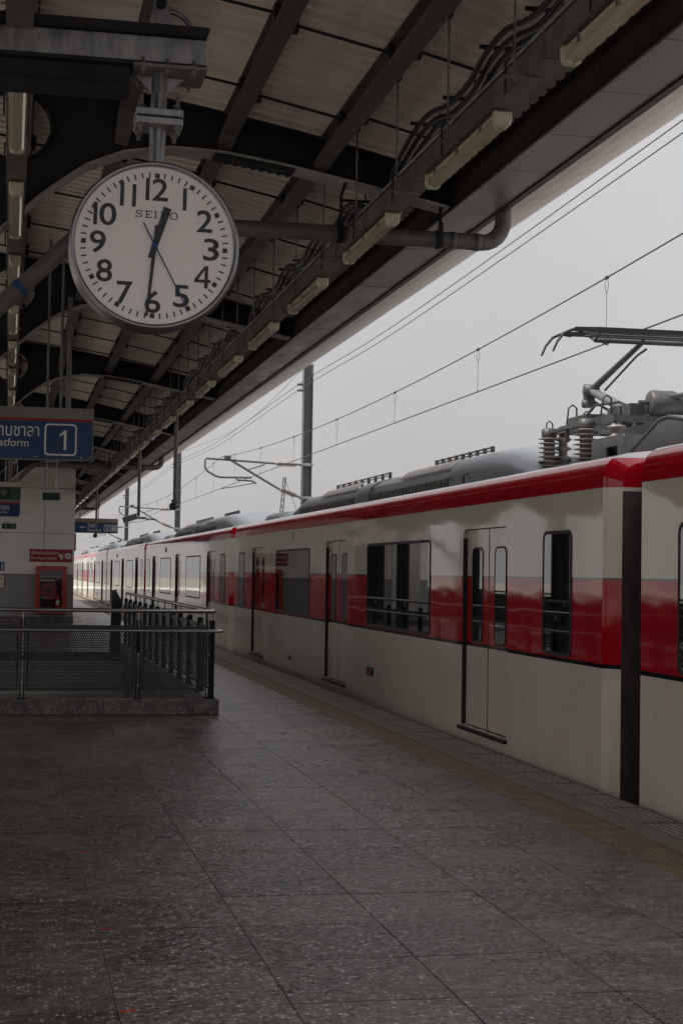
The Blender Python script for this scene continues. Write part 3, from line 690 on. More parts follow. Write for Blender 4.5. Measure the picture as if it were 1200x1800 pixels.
# fascia, soffit, gutter and outer edge panels on the track side
b0 = .83; n = int((CY1 - CY0) / b0)
fas_me = MB().box(FX, FX + .02, .003, b0 - .003, 3.955, 4.22, bev=.002).mesh('fascia_board', fascia_dark)
sof_me = MB().box(FX + .021, 3.19, .004, b0 - .004, 3.975, 3.99, bev=.002).mesh('soffit_panel', soffit_m)
em = MB()
pts = [(3.236, 3.985), (3.37, 4.012), (3.50, 4.055), (3.63, 4.115), (3.75, 4.19)]
vs = []
for y in (.003, b0 - .003):
    for (x, z) in pts: vs.append((x, y, z))
    for (x, z) in pts: vs.append((x + .003, y, z + .02))
m5 = len(pts); fs5 = []
for i in range(m5 - 1): fs5 += [(i, i + 1, 2 * m5 + i + 1, 2 * m5 + i), (m5 + i, 3 * m5 + i, 3 * m5 + i + 1, m5 + i + 1), (i, m5 + i, m5 + i + 1, i + 1), (2 * m5 + i, 2 * m5 + i + 1, 3 * m5 + i + 1, 3 * m5 + i)]
fs5 += [(0, 2 * m5, 3 * m5, m5), (m5 - 1, 2 * m5 - 1, 4 * m5 - 1, 3 * m5 - 1)]
edge_me = em.add(vs, fs5).mesh('edge_panel', outer_panel_m)
for k in range(n):
    y = CY0 + .35 + k * b0
    if y > 78: break
    link('fascia_board', fas_me, canopy, (-CXM, y - R1, 0)); 
    o = link('soffit_panel', sof_me, canopy, (-CXM, y - R1, random.uniform(-.002, .002)))
    link('edge_panel', edge_me, canopy, (-CXM, y - R1, 0))
YE = CY0 + .35 + n * b0
cpart(MB().box(3.19, 3.225, CY0, min(YE, 79), 3.962, 4.10).box(3.225, 3.235, CY0, min(YE, 79), 3.962, 3.98), 'gutter', gutter_m)
cpart(MB().box(2.80, 3.74, CY0, min(YE, 79), 4.215, 4.235), 'eave_cover', gutter_m)
cpart(MB().box(LX - .12, LX - .002, CY0, CY1, 4.30, 4.52), 'fascia_beam', fascia_dark)

# drain pipes from the gutter to the columns, at every fourth rafter
def drain(y, label):
    t = thing('drain_pipe', label, 'pipe', (0, y, 0), 'rainwater pipes under the canopy')
    elbow = [(3.085 + .15 * math.sin(math.radians(a)), 0, 3.905 - .15 * math.cos(math.radians(a))) for a in range(0, 91, 15)]
    MB().tube([(.44, 0, 3.735), (.55, 0, 3.748), (1.8, 0, 3.76), (2.95, 0, 3.757)] + elbow + [(3.238, 0, 4.02)], .056, 16).build('pipe', pipe_m, t)
    MB().tube([(.50, 0, 3.745), (.40, 0, 3.66), (-.09, 0, 3.17), (-1.58, 0, 1.70), (-1.62, 0, 1.55), (-1.62, 0, .02)], .056, 16).build('downpipe', pipe_m, t)
    for x in (2.88, 3.05): MB().lathe((x, 0, 3.757), [(.056, -.022), (.061, -.022), (.061, .022), (.056, .022)], 'X', 16).build('pipe_collar', pipe_m, t)
    n_ = Vector((1, 0, 1)).normalized(); p = Vector((.03, 0, 3.29))
    MB().tube([p - n_ * .02, p + n_ * .02], .058, 16).build('blue_band', mat('blue_tape', (.02, .06, .20), .5), t)
    for x in (2.10, 2.78):
        h = MB().lathe((x, 0, 3.758), [(.057, -.018), (.063, -.018), (.063, .018), (.057, .018)], 'X', 16).build('hanger', dark_steel, t)
        MB().box(x - .018, x + .018, -.075, -.066, 3.70, 3.86).tube([(x, -.06, 3.84), (x, -.06, 4.0), (x + .03, -.06, bot(x) - .02)], .012, 6).build('hanger_rod', dark_steel, h)
drain(R1, 'thick grey drain pipe passing behind the clock to an elbow at the gutter')
drain(R1 + 4 * BAY, 'grey drain pipe with elbow at the gutter, behind the platform sign')
drain(R1 + 8 * BAY, 'farthest grey drain pipe elbow above the elevator sign')

# ------------------------------------------------------------------ light trunking with batten lights
def batten():
    t = thing('batten_light', 'x', 'light')
    L = .66
    MB().prism([(-.052, .04), (.052, .04), (.058, .062), (.04, .075), (-.04, .075), (-.058, .062)], -L + .03, L - .03, 'Y').build('housing', housing_m, t)
    MB().prism([(-.050, .039), (-.046, .012), (-.030, 0), (.030, 0), (.046, .012), (.050, .039)], -L + .05, L - .05, 'Y').build('diffuser', diffuser_m, t)
    for s in (-1, 1):
        c = MB(); y0, y1 = s * (L - .055), s * L
        pr = [(-.056, .078), (-.056, .030), (-.048, .006), (-.030, -.004), (.030, -.004), (.048, .006), (.056, .030), (.056, .078)]
        pr2 = [(x * .8, .037 + (z - .037) * .7) for x, z in pr]
        nn = len(pr); vs = [(x, y0, z) for x, z in pr] + [(x, s * (L - .015), z) for x, z in pr] + [(x, y1, z) for x, z in pr2]
        fs = [tuple(range(nn)), tuple(range(2 * nn, 3 * nn))] + [(r * nn + i, r * nn + (i + 1) % nn, (r + 1) * nn + (i + 1) % nn, (r + 1) * nn + i) for r in (0, 1) for i in range(nn)]
        c.add(vs, fs); o = c.build('end_cap', cap_m, t)
        k = MB()
        for x in (-.024, .024): k.lathe((x, s * (L - .062), -.003), [(.017, .012), (.017, .002), (.012, -.003), (0, -.003)], 'Z', 10)
        k.build('tube_holder', cap_m, o)
    b = MB()
    for x in (-.022, .022): b.tube([(x, -L + .06, .028), (x, L - .06, .028)], .013, 8)
    b.build('fluorescent_tube', mat('unlit_tube', (.6, .58, .5), .3), t)
    c = MB()
    for y in (-.42, 0, .42):
        for s in (-1, 1): c.box(s * .061 - .004, s * .061 + .004, y - .012, y + .012, .03, .07)
    c.build('clip', stainless, t)
    return t
proto = batten(); first = True
def place_light(loc, label, group):
    global first
    o = proto if first else copy_tree(proto); first = False
    o.location = loc; o['label'] = label; o['group'] = group; o.scale = (.74, 1, .9)
YL = [5.6 + 2.2 * k for k in range(24)]
for k, y in enumerate(YL):
    place_light((2.20, y, 3.590), 'yellowed unlit batten light, %s from the near end of the track-side row' % ORD[k], 'batten lights along the track side')
for k, y in enumerate(YL[:9]):
    if k: place_light((-.005, y, 3.635), 'yellowed unlit batten light, %s from the top of the column at left' % ORD[k - 1], 'batten lights above the left of the platform')
# trunking
def tray(x, z, label, rods):
    t = thing('light_trunking', label, 'trunking', (x, 2.0, z))
    y = 0.0
    seg = MB().box(-.055, .055, .002, 2.198, 0, .006).box(-.055, -.051, .002, 2.198, .006, .105).box(.051, .055, .002, 2.198, .006, .105).box(-.0551, .0551, .002, 2.198, .105, .109)
    seg.box(-.075, .075, 0, .018, -.004, 0).box(-.0585, -.0555, 0, .03, 0, .118)
    sm = seg.mesh('trunking_length', tray_grey)
    while y < 54: link('trunking_length', sm, t, (0, y, 0)); y += 2.2
    MB().tube([(-.048, 0, .135), (-.048, 54.5, .135)], .012, 8).tube([(.01, 0, .128), (.01, 54.5, .128)], .010, 8).build('conduit', galv, t)
    c = MB()
    yy = .56
    while yy < 54: c.tube([(-.066, yy, -.002), (-.066, yy, .14), (-.045, yy, .165), (-.01, yy, .15)], .005, 5); yy += 1.09
    c.build('conduit_strap', dark_steel, t)
    return t
tr = tray(2.20, 3.668, 'long grey light trunking hung on rods along the track side', True)
tl = tray(-.005, 3.713, 'long grey light trunking above the left edge of the picture', False)
yy = 6.66 - 1.09 * 2; k = 0
while yy < 54:
    if min(abs(yy - r) for r in RK) > .12:
        r = MB().tube([(-.105, yy - 2, -.03), (-.105, yy - 2, 4.36 - 3.668)], .0055, 6).build('hanger_rod', galv_dull, tr)
        MB().box(-.15, .02, yy - 2 - .014, yy - 2 + .014, -.012, -.004).build('cross_bar', galv_dull, r)
        MB().box(-.16, -.085, yy - 2 - .014, yy - 2 + .014, 4.30 - 3.668, 4.322 - 3.668).lathe((-.105, yy - 2, 4.30 - 3.668), [(.013, 0), (.013, -.012), (0, -.013)], 'Z', 6).build('hanger_arm', dark_steel, r)
    yy += 1.09
for yv in range(3, 50, 3):
    MB().tube([(.0, yv, .10), (.0, yv, .9)], .006, 6).build('hanger_rod', galv_dull, tl)
# four black cables looping along above the track-side trunking
wave = [(0, 3.965, .07), (.28, 4.0, .06), (.55, 4.10, .03), (.85, 4.145, 0), (1.15, 4.09, 0), (1.45, 4.085, 0), (1.85, 4.155, 0), (2.2, 4.15, 0), (2.5, 4.09, 0), (2.85, 4.085, 0), (3.25, 4.155, 0), (3.6, 4.15, 0), (3.9, 4.09, 0), (4.3, 4.085, 0), (4.7, 4.155, 0), (5.05, 4.15, 0), (5.4, 4.10, 0), (5.75, 4.05, .03), (6.0, 3.985, .06)]
def smooth(pts, sub=3):
    P = [Vector(p) for p in pts]; o = []
    for i in range(len(P) - 1):
        p0, p1, p2, p3 = P[max(i - 1, 0)], P[i], P[i + 1], P[min(i + 2, len(P) - 1)]
        for s in range(sub):
            t = s / sub
            o.append(.5 * ((2 * p1) + (p2 - p0) * t + (2 * p0 - 5 * p1 + 4 * p2 - p3) * t * t + (3 * p1 - p0 - 3 * p2 + p3) * t ** 3))
    return o + [P[-1]]
for ci in range(4):
    pts = []
    for y in RK[0:8]:
        for (dy, z, dx) in wave:
            pts.append((2.315 + .045 * ci + dx, y + dy + .05 * ci, z - .012 * ci + random.uniform(-.008, .008)))
    o = MB().tube(smooth(pts), .0165, 8).build('power_cable', cable_m)
    tag(o, ['inner', 'second', 'third', 'outer'][ci] + ' of four black cables looping along above the trunking', 'cable', 'four cables along the eave')
cb = thing('cable_clip_rail', 'dark clip rails that carry the four looping cables', 'bracket', (2.3, 6, 4.0))
for y in RK[0:8]:
    for dy in (.85, 1.45, 2.2, 2.85, 3.6, 4.3, 5.05):
        if y + dy < 5: continue
        z = 4.165 if dy in (.85, 2.2, 3.6, 5.05) else 4.105
        MB().box(-.02, .22, y + dy - 6 - .009, y + dy - 6 + .009, z - 4.0 + .012, z - 4.0 + .03).tube([(.16, y + dy - 6, z - 4.0 + .02), (.16, y + dy - 6, roof_z(2.46) - 4.0 - .001)], .006, 5).build('clip_rail', black_rubber, cb)

# ------------------------------------------------------------------ hanging clock
BY = 6.7
beam = thing('clock_beam', 'galvanised steel beam with dark top plate that carries the clock', 'beam', (.76, BY, 3.6))
MB().box(-2.56, 0, 0, .17, .016, .126, bev=.004).build('box_section', galv, beam)
MB().box(-2.56, .004, -.10, .27, .130, .146).build('top_plate', dark_steel, beam)
MB().box(-2.56, .004, -.012, .20, 0, .014).build('bottom_plate', dark_steel, beam)
b = MB().box(-2.56, -.31, .03, .14, -.09, -.002).box(-2.56, -.31, -.01, .18, -.102, -.091)
b.build('lower_channel', dark_steel, beam)
for x in (-2.4,): MB().box(x - .06, x + .06, .02, .14, .147, 1.0).build('hanger', dark_steel, beam)
MB().box(-.30, .004, -.04, .22, -.016, -.002).build('end_plate', galv_dull, beam)
b = MB()
for x in (-.26, -.16, -.05):
    for y in (-.02, .195):
        b.lathe((x, y, -.017), [(.012, 0), (.012, -.012), (.006, -.013), (.006, -.024), (0, -.024)], 'Z', 6)
        b.lathe((x, y, .001), [(.011, -.002), (.011, .01), (.006, .011), (.006, .026), (0, .026)], 'Z', 6)
b.build('bolt', galv_dull, beam)
hk = MB().prism([(-.245, .147), (-.13, .147), (-.165, .30), (-.175, .315), (-.20, .315), (-.21, .30)], .03, .045, 'Y').prism([(-.245, .147), (-.13, .147), (-.165, .30), (-.175, .315), (-.20, .315), (-.21, .30)], .11, .125, 'Y').build('pivot_bracket', galv, beam)
MB().lathe((-.187, .022, .27), [(.0, .016), (.022, .016), (.022, 0)], 'Y', 8).lathe((-.187, .15, .27), [(.02, 0), (.02, -.04)], 'Y', 8).build('pivot_bolt', dark_steel, hk)
MB().tube([(-.15 + .10 * math.cos(math.radians(a)), .078, .16 + .10 * math.sin(math.radians(a))) for a in range(-10, 200, 15)], .012, 8).build('hoop', galv, beam)
MB().tube([(-.187, .078, .27), (-.17, .078, .98)], .018, 8).build('tie_bar', dark_steel, beam)

ck = thing('station_clock', 'round white double-faced station clock with black numerals hanging on a pole', 'clock', (.565, BY + .085, 2.85), rot=(0, math.radians(1.0), 0))
R_ = .352; HD = .085      # half depth
MB().lathe((0, 0, 0), [(R_ - .022, HD - .004), (R_ - .012, HD + .006), (R_ - .002, HD), (R_, HD - .012), (R_ - .006, HD - .03), (R_ - .012, HD - .034), (R_ - .012, -HD + .034), (R_ - .006, -HD + .03), (R_, -HD + .012), (R_ - .002, -HD), (R_ - .012, -HD - .006), (R_ - .022, -HD + .004)], 'Y', 96).build('case', clock_case_m, ck)
FYc = -HD + .016
for s, nm in ((1, 'dial'), (-1, 'rear_dial')):
    MB().lathe((0, s * FYc, 0), [(0, 0), (R_ - .015, 0)], 'Y', 64).build(nm, clock_face_m, ck)
dial = [c for c in ck.children if c.name.startswith('dial')][0]
MB().lathe((0, FYc - .0005, 0), [(R_ - .024, .0), (R_ - .021, .012), (R_ - .016, .014)], 'Y', 96).build('inner_ring', mat('dial_ring', (.5, .5, .5), .4, metal=.5), ck)
b = MB(); F0 = FYc - .0012
for k in range(60):
    a = 2 * PI * k / 60; dx, dz = math.sin(a), math.cos(a); big = k % 5 == 0
    rr, hl, hw = (.2930, .0098, .0098) if big else (.2950, .0115, .0029)
    b.obox((dx * rr, F0, dz * rr), (dz, 0, -dx), (0, 1, 0), (dx, 0, dz), hw, .0006, hl)
b.build('minute_track', black_print, ck)
NR = .235; HT = .094
def digit(ch, x, z):
    if ch == '1': return MB().box(x - .0078, x + .0078, F0 - .0006, F0, z - HT / 2, z + HT / 2).build('numeral', black_print, ck)
    if ch == '4':
        w, h = .034, HT / 2; y0, y1 = F0 - .0006, F0
        b = MB().box(x + .008, x + .0225, y0, y1, z - h, z + h).box(x - w, x + .0078, y0, y1, z - h * .50, z - h * .22).box(x + .0227, x + w, y0, y1, z - h * .50, z - h * .22)
        b.prism([(x - w, z - h * .219), (x - w + .016, z - h * .219), (x + .0078, z + h * .64), (x + .0078, z + h)], y0, y1, 'Y')
        return b.build('numeral', black_print, ck)
    me = text_mesh(ch, height=HT, width=.070 if ch in '0' else .066, align='MID', bold=.013); me.materials.append(black_print)
    # thicken: Helvetica-like weight
    o = link('numeral', me, ck, (x, F0 - .0004, z)); return o
NUM = {'12': [('1', -.038), ('2', .014)], '1': [('1', 0)], '2': [('2', 0)], '3': [('3', 0)], '4': [('4', 0)], '5': [('5', 0)], '6': [('6', 0)], '7': [('7', 0)], '8': [('8', 0)], '9': [('9', 0)], '10': [('1', -.045), ('0', .006)], '11': [('1', -.025), ('1', .025)]}
for n_, gl in NUM.items():
    a = 2 * PI * int(n_) / 12; cx, cz = math.sin(a) * NR, math.cos(a) * NR
    if n_ in '10': pass
    for ch, dx in gl: digit(ch, cx + dx * 1.0, cz)
# brand lettering in slab serifs
def slab(letter, x):
    b = MB(); W, Hh, t = .026, .026, .0042; y0, y1 = F0 - .0006, F0
    def bx(a, c, d, e): b.box(x + a, x + c, y0, y1, .110 + d, .110 + e)
    if letter in 'EIK':
        off = .006 if letter != 'I' else 0
        bx(off, off + t, 0, Hh); bx(off - .004, off + t + .004, 0, .0028); bx(off - .004, off + t + .004, Hh - .0028, Hh)
    if letter == 'E':
        bx(.010, .026, 0, .003); bx(.010, .026, Hh - .003, Hh); bx(.010, .020, .0115, .0145); bx(.0235, .026, 0, .007); bx(.0235, .026, Hh - .007, Hh)
    if letter == 'K':
        b.bar((x + .010, F0 - .0003, .110 + .010), (x + .024, F0 - .0003, .110 + Hh), .0006, .004, up=(1, 0, 0)); b.bar((x + .013, F0 - .0003, .110 + .014), (x + .025, F0 - .0003, .110), .0006, .004, up=(1, 0, 0)); bx(.018, .029, 0, .0028); bx(.018, .028, Hh - .0028, Hh)
    if letter == 'O':
        o = [(x + .015 + .015 * math.cos(2 * PI * k / 24), .123 + .0135 * math.sin(2 * PI * k / 24)) for k in range(24)]; i = [(x + .015 + .0105 * math.cos(2 * PI * k / 24), .123 + .0107 * math.sin(2 * PI * k / 24)) for k in range(24)]
        b.ring_prism(o, i, y0, y1)
    if letter == 'S':
        pts = [(.024, .0195), (.021, .0235), (.013, .0248), (.005, .0225), (.004, .0175), (.008, .0148), (.018, .0125), (.0235, .0095), (.0235, .005), (.018, .0018), (.009, .0016), (.003, .006)]
        for p, q in zip(pts[:-1], pts[1:]): b.bar((x + p[0], F0 - .0003, .110 + p[1]), (x + q[0], F0 - .0003, .110 + q[1]), .0006, .0038, up=(1, 0, 0))
        bx(.0232, .0255, .018, .0255); bx(.0015, .0038, .0, .0075)
    return b.build('brand_letter', black_print, ck)
for ch, x in (('S', -.077), ('E', -.043), ('I', -.005), ('K', .012), ('O', .049)):
    o = slab(ch, x); o.scale = (1.14, 1, 1.18); o.location = (.002, -.0001, -.016)
def hand(name, ang, r0, r1, w0, w1, y, m):
    a = math.radians(ang); d = Vector((math.sin(a), 0, math.cos(a))); p = Vector((math.cos(a), 0, -math.sin(a)))
    A, B = d * r0, d * r1; vs = []
    for yy in (y, y - .0015):
        for q in (A - p * w0, A + p * w0, B + p * w1, B - p * w1): vs.append((q.x, yy, q.z))
    return MB().add(vs, [(0, 1, 2, 3), (7, 6, 5, 4), (0, 4, 5, 1), (1, 5, 6, 2), (2, 6, 7, 3), (3, 7, 4, 0)]).build(name, m, ck)
hand('hour_hand', 16.5, -.055, .168, .0115, .0165, FYc - .006, black_print)
hand('minute_hand', 184.6, -.085, .297, .0085, .0050, FYc - .010, black_print)
hand('second_hand', 151.0, -.105, .290, .0028, .0022, FYc - .014, blue_print)
MB().lathe((0, FYc - .005, 0), [(.012, 0), (.012, .012), (0, .013)], 'Y', 16).build('hub', blue_print, ck)
MB().lathe((0, -HD + .0005, 0), [(0, 0), (R_ - .02, 0)], 'Y', 64).build('front_glass', clear_glass, ck)
MB().tube([(0, 0, R_ - .01), (0, 0, .735)], .034, 20).build('pole', galv, ck)
for z in (.508, .545): MB().box(-.098, .098, -.085, .085, z, z + .030, bev=.003).build('flange_plate', galv, ck)
b = MB()
for x in (-.075, .075):
    for y in (-.06, .06): b = MB(); b.tube([(x, y, .47), (x, y, .635)], .008, 6).lathe((x, y, .508), [(.015, 0), (.015, -.014), (0, -.014)], 'Z', 6).lathe((x, y, .575), [(.015, 0), (.015, .014), (0, .014)], 'Z', 6).build('flange_bolt', galv_dull, ck)

b = MB()
for sx, sy in ((1, 0), (-1, 0), (0, 1), (0, -1)):
    n_ = Vector((sx, sy, 0)); q = Vector((-sy, sx, 0)) * .004; vs = []
    for s in (-1, 1): vs += [n_ * .033 + q * s + Vector((0, 0, .66)), n_ * .033 + q * s + Vector((0, 0, .728)), n_ * .10 + q * s + Vector((0, 0, .728))]
    b.add(vs, [(0, 1, 2), (5, 4, 3), (0, 3, 4, 1), (1, 4, 5, 2), (2, 5, 3, 0)])
b.build('gusset', galv, ck)

# ------------------------------------------------------------------ hanging signs
sg = thing('platform_sign', 'blue hanging sign reading Platform 1 in Thai and English', 'sign', (-.60, 15.5, 2.525))
SW, SH = 1.36, .495
MB().prism([(0, 0), (SW - .085, 0)] + [(SW - .085 + .085 * math.sin(math.radians(a)), .085 - .085 * math.cos(math.radians(a))) for a in (22, 45, 68, 90)] + [(SW, SH), (0, SH)], -.03, .03, 'Y').build('board', mat('sign_edge', (.3, .29, .28), .4, metal=.5), sg)
MB().prism([(.004, .006), (SW - .085, .006)] + [(SW - .085 + .079 * math.sin(math.radians(a)), .085 - .079 * math.cos(math.radians(a))) for a in (22, 45, 68, 90)] + [(SW - .006, .366), (.004, .366)], -.0335, -.0305, 'Y').build('blue_face', sign_blue, sg)
MB().box(.004, SW - .006, -.0335, -.0305, .367, .392).build('red_stripe', sign_red, sg)
MB().box(.004, SW - .006, -.0335, -.0305, .393, SH - .004).build('grey_strip', sign_grey, sg)
lettering('lettering', 'ชานชาลา', white_print, sg, (.42, -.0345, .218), width=.435, height=.095)
lettering('lettering', 'Platform', white_print, sg, (.42, -.0345, .122), width=.34, height=.074)
MB().ring_prism(rrect(.905, 1.205, .045, .345, .035), rrect(.920, 1.190, .060, .330, .025), -.0350, -.0340).build('number_frame', white_print, sg)
MB().prism([(1.085, .10), (1.110, .10), (1.110, .285), (1.094, .285), (1.045, .245), (1.045, .224), (1.085, .250)], -.0350, -.0340, 'Y').build('number', white_print, sg)
b = MB()
for x in (.2, .83, 1.25):
    for z in (.03, .455): b.lathe((x, -.0335, z), [(.012, 0), (.011, .006), (.005, .009), (0, .009)], 'Y', 10)
b.build('screw', stainless, sg)
for x in (.1, .925, 1.05): MB().tube([(x, 0, SH), (x, 0, roof_z(x - .6) - 2.525 - .02)], .011 if x < 1 else .013, 8).build('hanger_rod', galv_dull, sg)
MB().tube([(1.12, .01, SH), (1.12, .01, 1.55)], .024, 10).build('hanger_tube', galv_dull, sg)

def exit_box(name, label, loc, w, h, icons, rods):
    t = thing(name, label, 'sign', loc, None)
    MB().box(0, w, -.03, .03, h * .72, h, bev=.004).build('case', cream_case, t)
    MB().box(.006, w - .006, -.024, .024, 0, h * .72 - .001, bev=.003).build('face', sign_green, t)
    if icons:
        b = MB(); y0, y1 = -.026, -.0245; c = w * .3; m_ = h * .36; s = h * .22
        b.prism([(c - s, m_), (c, m_ + s * 1.1), (c + s, m_), (c + s * .4, m_), (c + s * .4, m_ - s), (c - s * .4, m_ - s), (c - s * .4, m_)], y0, y1, 'Y')
        b.ring_prism(rrect(w * .62, w * .9, h * .08, h * .66, .008, 2), rrect(w * .65, w * .87, h * .12, h * .62, .006, 2), y0, y1)
        q = w * .76; b.lathe((q, y1, h * .52), [(s * .22, 0), (s * .22, .0015), (0, .0015)], 'Y', 8).obox((q - .005, -.0252, h * .38), (1, 0, .3), (0, 1, 0), (-.3, 0, 1), s * .16, .0007, s * .45)
        b.obox((q + s * .25, -.0252, h * .2), (1, 0, -.6), (0, 1, 0), (.6, 0, 1), s * .1, .0007, s * .45).obox((q - s * .3, -.0252, h * .2), (1, 0, .5), (0, 1, 0), (-.5, 0, 1), s * .1, .0007, s * .45)
        b.build('pictogram', exit_icon, t)
    for x in rods: MB().tube([(x, 0, h), (x, 0, roof_z(loc[0] + x) - loc[2] - .02)], .009, 6).build('hanger_rod', galv, t)
    return t
exit_box('exit_sign', 'plain dark green exit box with cream top on two rods before the wall', (.615, 32, 2.84), .345, .20, False, (.085, .265))
ds = exit_box('exit_sign', 'green exit box with arrow and running figure above the blue way down sign', (-.26, 32, 2.84), .47, .33, True, (.17, .39))
wd = thing('way_down_sign', 'small blue way down sign under a green exit box at the left edge', 'sign', (-.26, 32, 2.505))
MB().prism([(0, 0), (.40, 0), (.435, .012), (.452, .04), (.455, .07), (.455, .333), (0, .333)], -.024, .024, 'Y').build('board', sign_blue, wd)
MB().box(.002, .453, -.0265, -.0242, .268, .332).build('grey_strip', sign_grey, wd); MB().box(.002, .453, -.0268, -.0242, .238, .267).build('red_stripe', sign_red, wd)
lettering('lettering', 'ทางลง', white_print, wd, (.02, -.0252, .125), width=.24, height=.085); lettering('lettering', 'Way down', white_print, wd, (.02, -.0252, .055), width=.20, height=.048)
exit_box('exit_sign', 'smallest green exit box on short rods beneath the way down sign', (-.18, 40, 2.455), .355, .185, True, (.07, .28))
es = thing('elevator_sign', 'blue hanging sign with left arrow reading Elevator in Thai and English', 'sign', (1.72, 55, 2.735))
MB().box(0, 1.86, -.04, .04, 0, .49, bev=.006).build('board', sign_blue, es); MB().box(.002, 1.858, -.0435, -.0405, .37, .488).build('grey_strip', sign_grey, es); MB().box(.002, 1.858, -.0435, -.0405, .345, .369).build('red_stripe', sign_red, es)
b = MB(); y0, y1 = -.0425, -.0405
b.box(.60, .78, y0, y1, .175, .205); b.bar((.60, -.0415, .19), (.69, -.0415, .28), .002, .035, up=(1, 0, 1)).bar((.60, -.0415, .19), (.69, -.0415, .10), .002, .035, up=(1, 0, -1)); b.build('arrow', white_print, es)
lettering('lettering', 'ลิฟต์', white_print, es, (.86, -.0425, .175), width=.30, height=.155); lettering('lettering', 'Elevator', white_print, es, (.86, -.0425, .06), width=.46, height=.085)
for x in (1.40, 1.63):
    f = MB().ring_prism(rrect(x, x + .2, .07, .28, .02, 2), rrect(x + .014, x + .186, .084, .266, .014, 2), y0, y1).build('pictogram', white_print, es)
    b = MB()
    for dx in ((.1,) if x < 1.5 else (.065, .135)): b.lathe((x + dx, y1, .225), [(.018, 0), (.018, .002), (0, .002)], 'Y', 8).box(x + dx - .02, x + dx + .02, y0, y1, .135, .2).box(x + dx - .014, x + dx + .014, y0, y1, .095, .135)
    b.build('figure', white_print, f)
for x in (.6, 1.2): MB().tube([(x, 0, .49), (x, 0, 1.7)], .016, 8).build('hanger_rod', galv_dull, es)

# hanging camera poles near the eave
def cam_pole(y, kind, label):
    t = thing('camera_pole', label, 'camera', (2.42, y, 2.45))
    MB().tube([(0, 0, .10), (0, 0, roof_z(2.42) - 2.47)], .030, 10).lathe((0, 0, 1.58), [(.05, 0), (.05, .03), (.03, .04)], 'Z', 10).build('pole', galv_dull, t)
    if kind == 'dome':
        MB().lathe((0, 0, .10), [(.0, .02), (.05, .02), (.055, 0), (.05, -.02), (.045, -.03)], 'Z', 14).build('collar', galv_dull, t)
        MB().lathe((-.02, 0, .02), [(.0, .055), (.05, .045), (.068, 0), (.05, -.045), (0, -.06)], 'Z', 14).build('dome', roof_gear_dark, t)
    else:
        MB().tube([(0, 0, .11), (0, 0, .06), (.35, .05, .03)], .016, 6).build('arm', galv_dull, t)
        c = MB().obox((-.16, 0, .04), (1, .1, .35), (0, 1, 0), (-.35, 0, 1), .14, .055, .05).build('camera_body', galv_dull, t)
        MB().obox((-.17, 0, .10), (1, .1, .35), (0, 1, 0), (-.35, 0, 1), .16, .065, .008).build('sunshield', cream_case, c)
cam_pole(24.3, 'dome', 'hanging pole with a small dome camera at its end, nearest of three')
cam_pole(31.2, 'box', 'hanging pole carrying a box camera, in front of the second mast')
cam_pole(46.6, 'dome', 'farthest thin hanging pole just above the elevator sign')

